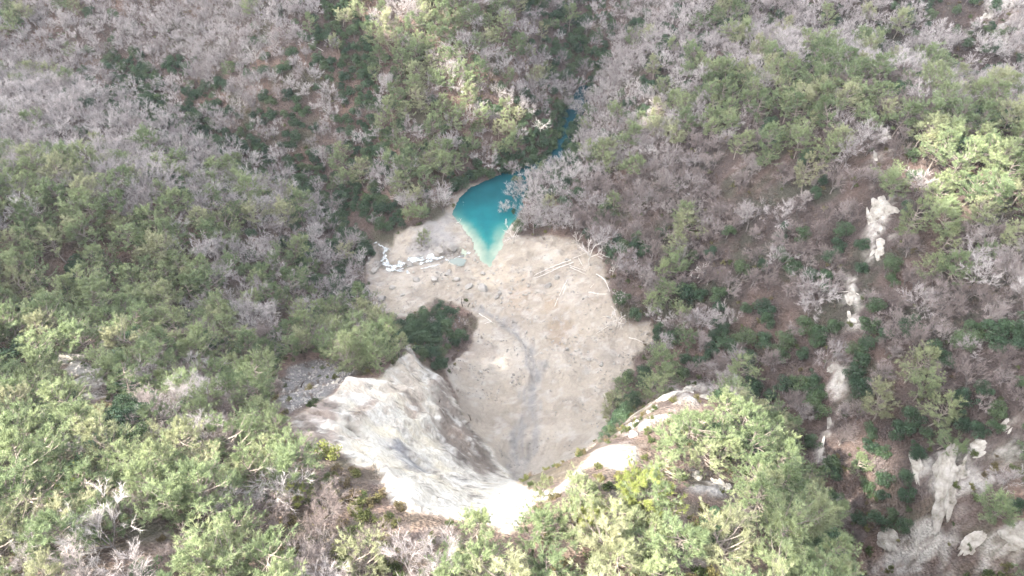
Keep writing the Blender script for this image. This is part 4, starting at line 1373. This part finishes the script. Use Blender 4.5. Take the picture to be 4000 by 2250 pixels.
for i, (x, y, w, l) in enumerate([
        (1107, 632, 26, "large tilted grey slab right of the white water"), (1138, 628, 30, "largest pale boulder between the white water and the lake"),
        (1094, 706, 23, "pale boulder alone below the end of the white water"), (1146, 704, 20, "brown topped boulder right of the lone pale one below the white water"),
        (1217, 728, 30, "big brown block half buried in the middle of the debris"), (1257, 740, 14, "white round boulder, upper of a pair in the middle of the debris"),
        (1250, 748, 15, "brown round boulder touching the white round one"), (1216, 690, 17, "cream boulder just below the tip of the lake"),
        (1178, 722, 22, "grey block left of the big half buried brown one"), (1129, 685, 18, "flat grey boulder below the small side pool"),
        (1125, 693, 17, "flat boulder just under the other flat grey one"), (1047, 705, 22, "low brown boulder on the left part of the debris"),
        (988, 724, 17, "brown boulder near the left edge of the debris"), (961, 754, 22, "dark tilted block by the left edge of the debris"),
        (1012, 744, 14, "small brown boulder above the left thicket"), (1030, 666, 22, "boulder splitting the white water"),
        (1165, 640, 15, "pale boulder at the lower left shore of the lake"), (1129, 652, 15, "pale boulder in the outlet of the lake"),
        (1074, 618, 15, "grey boulder on the bank above the white water"), (950, 668, 24, "pale block at the left end of the white water"),
        (940, 682, 20, "brown block against the trees left of the white water"), (1262, 752, 10, "smallest boulder next to the round pair"),
        (1426, 656, 15, "white boulder at the upper end of the longest trunks"), (1388, 655, 9, "small pale boulder above the longest trunks"),
        (1380, 720, 22, "flat pale boulder in the upper right of the debris"), (1400, 700, 18, "low grey boulder below the longest trunks"),
        (1208, 936, 12, "dark boulder on the slope below the thicket"), (1480, 905, 14, "pale boulder on the right of the lower debris"),
        (1512, 918, 12, "boulder at the right foot of the lower debris"), (1425, 880, 12, "boulder in the stony belt right of the channel"),
        (1545, 790, 14, "pale boulder by the roots of the forked dead trees"), (1530, 800, 13, "grey boulder beside the forked dead trees"),
        (1185, 592, 12, "pale boulder on the left shore of the lake tip"), (1195, 655, 10, "small pale boulder left of the lake tip"),
        (1060, 645, 12, "boulder on the upper bank of the white water"), (1110, 660, 11, "boulder at the head of the white water")]):
    boulder(x, y, w, l, i)
rng = np.random.default_rng(77)
n = 0
while n < 110:
    cx, cy, sx, sy, k = [(1100, 625, 60, 22, 30), (1150, 700, 110, 25, 30), (1270, 770, 60, 25, 20), (1460, 890, 60, 25, 30), (1330, 740, 110, 30, 20), (1390, 850, 60, 25, 20)][rng.integers(0, 6)]
    x, y = rng.normal(cx, sx), rng.normal(cy, sy)
    if inpoly(np.array([x]), np.array([y]), SLIDE)[0] and sdf(np.array([x]), np.array([y]), POOL)[0] > 6:
        boulder(x, y, rng.uniform(4, 9), {0: "small pale boulder on the debris left of the lake, by the white water", 1: "small pale boulder in the stony belt across the middle of the debris", 2: "small pale boulder on the lower debris right of the channel"}[0 if (x < 1200 and y < 670) else (1 if y < 800 else 2)], n, {0: "small boulders by the white water", 1: "small boulders across the middle debris", 2: "small boulders on the lower debris"}[0 if (x < 1200 and y < 670) else (1 if y < 800 else 2)])
        n += 1
# rubble nobody could count
RV, RF, ro = [], [], 0
m1 = SC  # noqa
k = 0
base = ICO2[0].shape[0]
small = ico(1)
while k < 5200:
    x, y = rng.uniform(910, 1660), rng.uniform(560, 1200)
    w = noise(np.array([x / 45]), np.array([y / 26]), seed=81)[0] + .6 * noise(np.array([x / 18]), np.array([y / 11]), seed=82)[0]
    if w + rng.normal(0, .3) < .15 + (.35 if y > 930 else 0):
        k += .2
        continue
    if not inpoly(np.array([x]), np.array([y]), SLIDE)[0] or sdf(np.array([x]), np.array([y]), POOL)[0] < 3:
        k += .05
        continue
    p_ = world(x, y, 0)
    for _ in range(6):
        p_ = world(x, y, float(hz(p_[0], p_[1])))
    if samp(M['sl'], p_[0], p_[1]) < .5 or abs(float(hz(p_[0], p_[1])) - p_[2]) > 1:
        continue
    r = .09 + .3 * rng.random() ** 2.6
    V_ = small[0] * rng.uniform(.6, 1.1, 3) * r
    V_ += rng.normal(0, .12 * r, V_.shape)
    RV.append(V_ + [p_[0], p_[1], float(hz(p_[0], p_[1])) + r * .2]); RF.append(small[1] + ro); ro += len(V_)
    k += 1
tag(link("rubble", new_mesh("rubble", np.concatenate(RV), np.concatenate(RF), [ROCK_M])), "loose stones strewn over the landslide debris", "rubble", kind="stuff")
# scree in the grey chute
RV, RF, ro = [], [], 0
for _ in range(900):
    x, y = rng.uniform(710, 890), rng.uniform(905, 1035)
    if not inpoly(np.array([x]), np.array([y]), GRAVEL)[0]:
        continue
    p_ = ground_at(x, y)
    r = .1 + .4 * rng.random() ** 3
    V_ = small[0] * rng.uniform(.6, 1.1, 3) * r + rng.normal(0, .1 * r, small[0].shape)
    RV.append(V_ + [p_[0], p_[1], p_[2] + r * .2]); RF.append(small[1] + ro); ro += len(V_)
tag(link("scree", new_mesh("scree", np.concatenate(RV), np.concatenate(RF), [ROCK_M])), "grey stones in the gravel chute left of the promontory", "gravel", kind="stuff")


def outcrop(px, py, w, h, label, seed, rot=0.0, dep=.42):
    """limestone crag: w, h in frame units across and up"""
    g = ground_at(px, py)
    d = math.dist(g, (0, 0, HC))
    a, b = .5 * w * d / FOC, .5 * h * d / FOC
    # broken blocks along the strike of the rib
    rg = np.random.default_rng(seed)
    VV, FF, off = [], [], 0
    nb = int(np.clip(5 + (w * h) ** .5 / 7, 6, 15))
    for q_ in range(nb):
        t_ = rg.uniform(0, 6.28); u_ = rg.uniform(0, 1) ** .6
        cxy = np.array([math.cos(t_) * u_ * .72, math.sin(t_) * u_ * .78, rg.uniform(-.35, .12)])
        if q_ == 0:
            cxy = np.array([0, 0, -.1])
        B_ = stone(seed + q_ * 3, ICO4, 9, .3)
        B_ = B_ * (1 + .16 * ridged(B_[:, 0] * 3 + seed, B_[:, 1] * 3, B_[:, 2] * 3, 3, seed + q_))[:, None]
        a_ = rg.uniform(0, 6.28)
        ca_, sa_ = math.cos(a_), math.sin(a_)
        B_ = B_ @ np.array([[ca_, sa_, 0], [-sa_, ca_, 0], [0, 0, 1]])
        VV.append(B_ * rg.uniform(.3, .55) * [1, 1.15, 1.3] + cxy); FF.append(ICO4[1] + off); off += len(B_)
    V_, F_ = np.concatenate(VV), np.concatenate(FF)
    # lie against the slope
    e = 1.5
    gx_ = (float(hz(g[0] + e, g[1])) - float(hz(g[0] - e, g[1]))) / (2 * e)
    gy_ = (float(hz(g[0], g[1] + e)) - float(hz(g[0], g[1] - e))) / (2 * e)
    nrm = unit(np.array([-gx_, -gy_, 1.]))
    view = unit(np.array([0, 0, HC]) - g)
    nn = unit(nrm * .6 + view * .4)
    rt = unit(np.cross(np.array([0, math.cos(0), .0]), nn)); up = np.cross(nn, rt)
    c_, s_ = math.cos(rot), math.sin(rot)
    R_ = np.stack([rt * c_ + up * s_, -rt * s_ + up * c_, nn], 0)
    V_ = (V_ * [a, b, min(a, b) * dep]) @ R_
    o = link("rock_outcrop", new_mesh("rock_outcrop", V_, F_, [LIME_M]), loc=tuple(g))
    tag(o, label, "rock", "limestone crags showing through the woods")


for i, (x, y, w, h, rot, l) in enumerate([
        (2226, 345, 26, 46, -.3, "white wedge of rock left of the sunlit pines"), (2200, 400, 14, 40, -.2, "thin rock rib below the white wedge"),
        (2228, 535, 62, 76, .1, "broadest white crag on the right slope"), (2188, 560, 18, 76, -.25, "white rib left of the broadest crag"),
        (2212, 640, 40, 66, -.5, "broken brownish crag below the broadest one"), (2140, 745, 24, 60, -.2, "upper white block of the lower pair on the right slope"),
        (2138, 802, 24, 32, 0, "lower white block of the pair on the right slope"), (2116, 965, 22, 70, -.3, "pale rock rib under dark evergreens on the right slope"),
        (2087, 1075, 16, 70, -.25, "narrow grey rib in the shaded ravine side"), (2068, 1130, 12, 50, -.4, "lowest thin rib in the shaded ravine side"),
        (2090, 935, 26, 26, .3, "small white crag at the top of the shaded rib"), (2528, 95, 30, 44, 0, "white crag at the upper right edge"),
        (2475, 45, 40, 18, .3, "speckled rock band at the upper right edge"),
        (1725, 985, 50, 34, 0, "largest cream block on the rocky knob"), (1765, 1000, 44, 24, -.2, "right block of the rocky knob"), (1685, 1002, 50, 28, .3, "left shoulder block of the rocky knob"),
        (1640, 1035, 44, 40, .6, "stepped crag left below the rocky knob"), (1600, 1072, 36, 46, .6, "lowest crag on the edge below the rocky knob"),
        (1752, 1205, 34, 44, -.5, "left of two cream crags on the near right ridge"), (1812, 1225, 46, 52, -.6, "right of two cream crags on the near right ridge"),
        (170, 905, 40, 20, 0, "white crag with a brown top on the left spur"), (272, 845, 24, 44, -.5, "grey crag on the right side of the left spur"),
        (235, 965, 60, 60, .2, "grey rock face in the gully of the left spur"), (418, 880, 40, 26, -.4, "white crag under pines right of the left spur"),
        (482, 912, 34, 26, 0, "pale crag at the lower end of the left rocks"), (40, 950, 30, 70, -.5, "pinkish bare rock strip at the left edge"),
        (120, 1082, 44, 22, 0, "rock at the crest of the near left ridge"), (205, 1110, 60, 26, .1, "grey rocks by the golden yellow shrub"),
        (845, 965, 20, 34, -.2, "white pinnacle at the left end of the scar"), (1035, 890, 20, 46, .5, "pointed white rock at the tip of the promontory"),
        (925, 975, 44, 24, 0, "cracked boulder crag on top of the scar"), (800, 1000, 40, 20, .3, "low crag at the upper left lip of the scar"),
        (2385, 1215, 70, 200, -.65, "long tilted limestone slab on the lower right"), (2310, 1190, 26, 90, -.1, "white rib left of the long tilted slab"),
        (2250, 1370, 80, 60, -.4, "rough pale crag at the foot of the long slab"), (2450, 1360, 160, 40, .35, "rock band running right from the foot of the slab"),
        (1556, 1150, 74, 40, .1, "white rounded crag on the narrow rim right of the notch"), (1505, 1142, 40, 22, .5, "pale crag at the bend of the narrow white rim"), (1450, 1200, 30, 50, -.7, "thin pale crag along the narrow white rim"), (1592, 1100, 30, 44, .3, "cream crag joining the narrow rim to the knob"),
        (2545, 1345, 70, 60, .5, "white crag at the lower right edge"), (2470, 1130, 60, 40, .4, "speckled crag above the long slab"), (2530, 1080, 50, 30, .4, "pale ledge at the right edge above the slab")]):
    outcrop(x, y, w * 1.05, h * 1.05, l, 1000 + i * 7, rot)

# two white plumes
PLUME_M = simple_mat("white plume", [(.3, (.62, .60, .56)), (.7, (.74, .72, .68))], 3, bump=0)
for x, y, l in ((1386, 500, "left of two white plumes above the lake's right bank"), (1401, 492, "right of two white plumes above the lake's right bank"), (1273, 486 + 90, "small white plume near the white dead tree")):
    g = ground_at(x, y)
    w = Geo()
    rg = np.random.default_rng(x)
    w.prisms(np.zeros((1, 3)), np.array([[0, 0, 1.8]]), np.array([.05]), np.array([.03]), 5)
    hh = rg.uniform(1.2, 3.6, 160)
    p0 = np.stack([rg.normal(0, .05, 160), rg.normal(0, .05, 160), hh], -1)
    w.blades(p0, unit(rg.normal(0, .5, (160, 3)) + [0, 0, 1.2]), .8, .12, rg, .5)
    tag(link("feathery_plume", w.mesh("feathery_plume", PLUME_M), loc=(g[0], g[1], g[2] + 1.5)), l, "plume")

# ------------------------------------------------------------------ white water below the dam
m, t, out = mat("white water")
geo = node(t, "ShaderNodeNewGeometry")
n1 = node(t, "ShaderNodeTexNoise", Scale=1.1, Detail=6.0, Roughness=.7)
t.links.new(geo.outputs["Position"], n1.inputs["Vector"])
c = ramp(t, n1.outputs[0], [(.36, (.12, .135, .13)), (.47, (.28, .295, .295)), (.58, (.50, .51, .51))])
p = node(t, "ShaderNodeBsdfPrincipled", Roughness=.4)
t.links.new(c, p.inputs["Base Color"])
b = node(t, "ShaderNodeBump", Strength=.6, Distance=.25)
t.links.new(n1.outputs[0], b.inputs["Height"])
t.links.new(b.outputs[0], p.inputs["Normal"])
t.links.new(p.outputs[0], out.inputs[0])
WV, WF, wo = [], [], 0
for strand, (pts, w0) in enumerate([
        ([(1188, 640), (1165, 646), (1140, 652)], .5), ([(1118, 650), (1085, 648), (1050, 655), (1020, 664), (990, 674), (972, 668), (970, 648), (976, 632), (962, 620), (944, 616)], 1.15),
        ([(1100, 656), (1065, 662), (1030, 672), (1000, 678), (978, 680), (964, 668), (963, 650), (966, 630)], .9),
        ([(1070, 645), (1040, 652), (1010, 660), (985, 668)], .6),
        ([(985, 676), (1010, 684), (1035, 688)], .55), ([(1110, 668), (1080, 672), (1055, 678)], .3), ([(1140, 655), (1118, 652)], .7), ([(960, 618), (948, 612), (938, 614)], .7)]):
    P = np.array([ground_at(x, y) for x, y in pts])
    L = np.concatenate([[0], np.cumsum(np.linalg.norm(np.diff(P[:, :2], axis=0), axis=1))])
    s = np.arange(0, L[-1], .3)
    Q_ = np.stack([np.interp(s, L, P[:, k]) for k in range(2)], -1)
    tg = np.gradient(Q_, axis=0); tg /= np.linalg.norm(tg, axis=1, keepdims=True) + 1e-9
    nr = np.stack([-tg[:, 1], tg[:, 0]], -1)
    Q_ = Q_ + nr * (.7 * noise(s / 3, s * 0 + strand, seed=90))[:, None]
    wd = w0 * np.maximum(0, .5 + .75 * noise(s / 1.3, s * 0 + strand * 5, seed=91)) * smooth(0, 1.5, s) * smooth(0, 1.5, L[-1] - s)
    cols = np.linspace(-1, 1, 7)
    G_ = Q_[:, None] + nr[:, None] * (cols[None, :, None] * wd[:, None, None])
    zz = hz(G_[..., 0], G_[..., 1]) + .16 + .1 * noise(G_[..., 0] * 1.7, G_[..., 1] * 1.7, seed=92)
    V_ = np.concatenate([G_, zz[..., None]], -1)
    idx = np.arange(V_.shape[0] * 7).reshape(-1, 7) + wo
    WF.append(np.stack([idx[:-1, :-1], idx[:-1, 1:], idx[1:, 1:], idx[1:, :-1]], -1).reshape(-1, 4))
    WV.append(V_.reshape(-1, 3)); wo += V_.shape[0] * 7
tag(link("stream", new_mesh("stream", np.concatenate(WV), np.concatenate(WF), [m], smooth_=True)), "white water tumbling from the lake's outlet round the left end of the debris", "stream", kind="structure")
# small side pool
cpt = ground_at(1150, 660)
a = np.linspace(0, 6.28, 28, endpoint=False)
rr = 1 + .2 * noise(np.cos(a) * 2, np.sin(a) * 2, seed=95)
V_ = np.stack([cpt[0] + 3.6 * rr * np.cos(a), cpt[1] + 2.2 * rr * np.sin(a), np.full(28, cpt[2] + .25)], -1)
m, t, out = mat("cloudy pool water")
p = node(t, "ShaderNodeBsdfPrincipled", Roughness=.25)
p.inputs["Base Color"].default_value = (.15, .17, .145, 1)
t.links.new(p.outputs[0], out.inputs[0])
tag(link("side_pool", new_mesh("side_pool", V_, np.arange(28)[None], [m])), "small cloudy pool among boulders left of the lake tip", "pool", kind="structure")

# ------------------------------------------------------------------ thin air
m, t, out = mat("haze")
pv = node(t, "ShaderNodeVolumePrincipled")
pv.inputs["Color"].default_value = (.93, .95, 1.0, 1)
pv.inputs["Density"].default_value = .00007
pv.inputs["Anisotropy"].default_value = .1
t.links.new(pv.outputs[0], out.inputs["Volume"])
xa, xb, ya, yb, za, zb = -655, 655, -155, 655, float(GZ.min()) - 2, max(228.0, float(GZ.max()) + 16)
hv = [(x, y, z) for z in (za, zb) for x, y in ((xa, ya), (xb, ya), (xb, yb), (xa, yb))]
hf = [(3, 2, 1, 0), (4, 5, 6, 7), (0, 1, 5, 4), (1, 2, 6, 5), (2, 3, 7, 6), (3, 0, 4, 7)]
tag(link("haze", new_mesh("haze", hv, np.array(hf), [m])), "thin pale haze hanging in the ravine", "haze", kind="stuff")
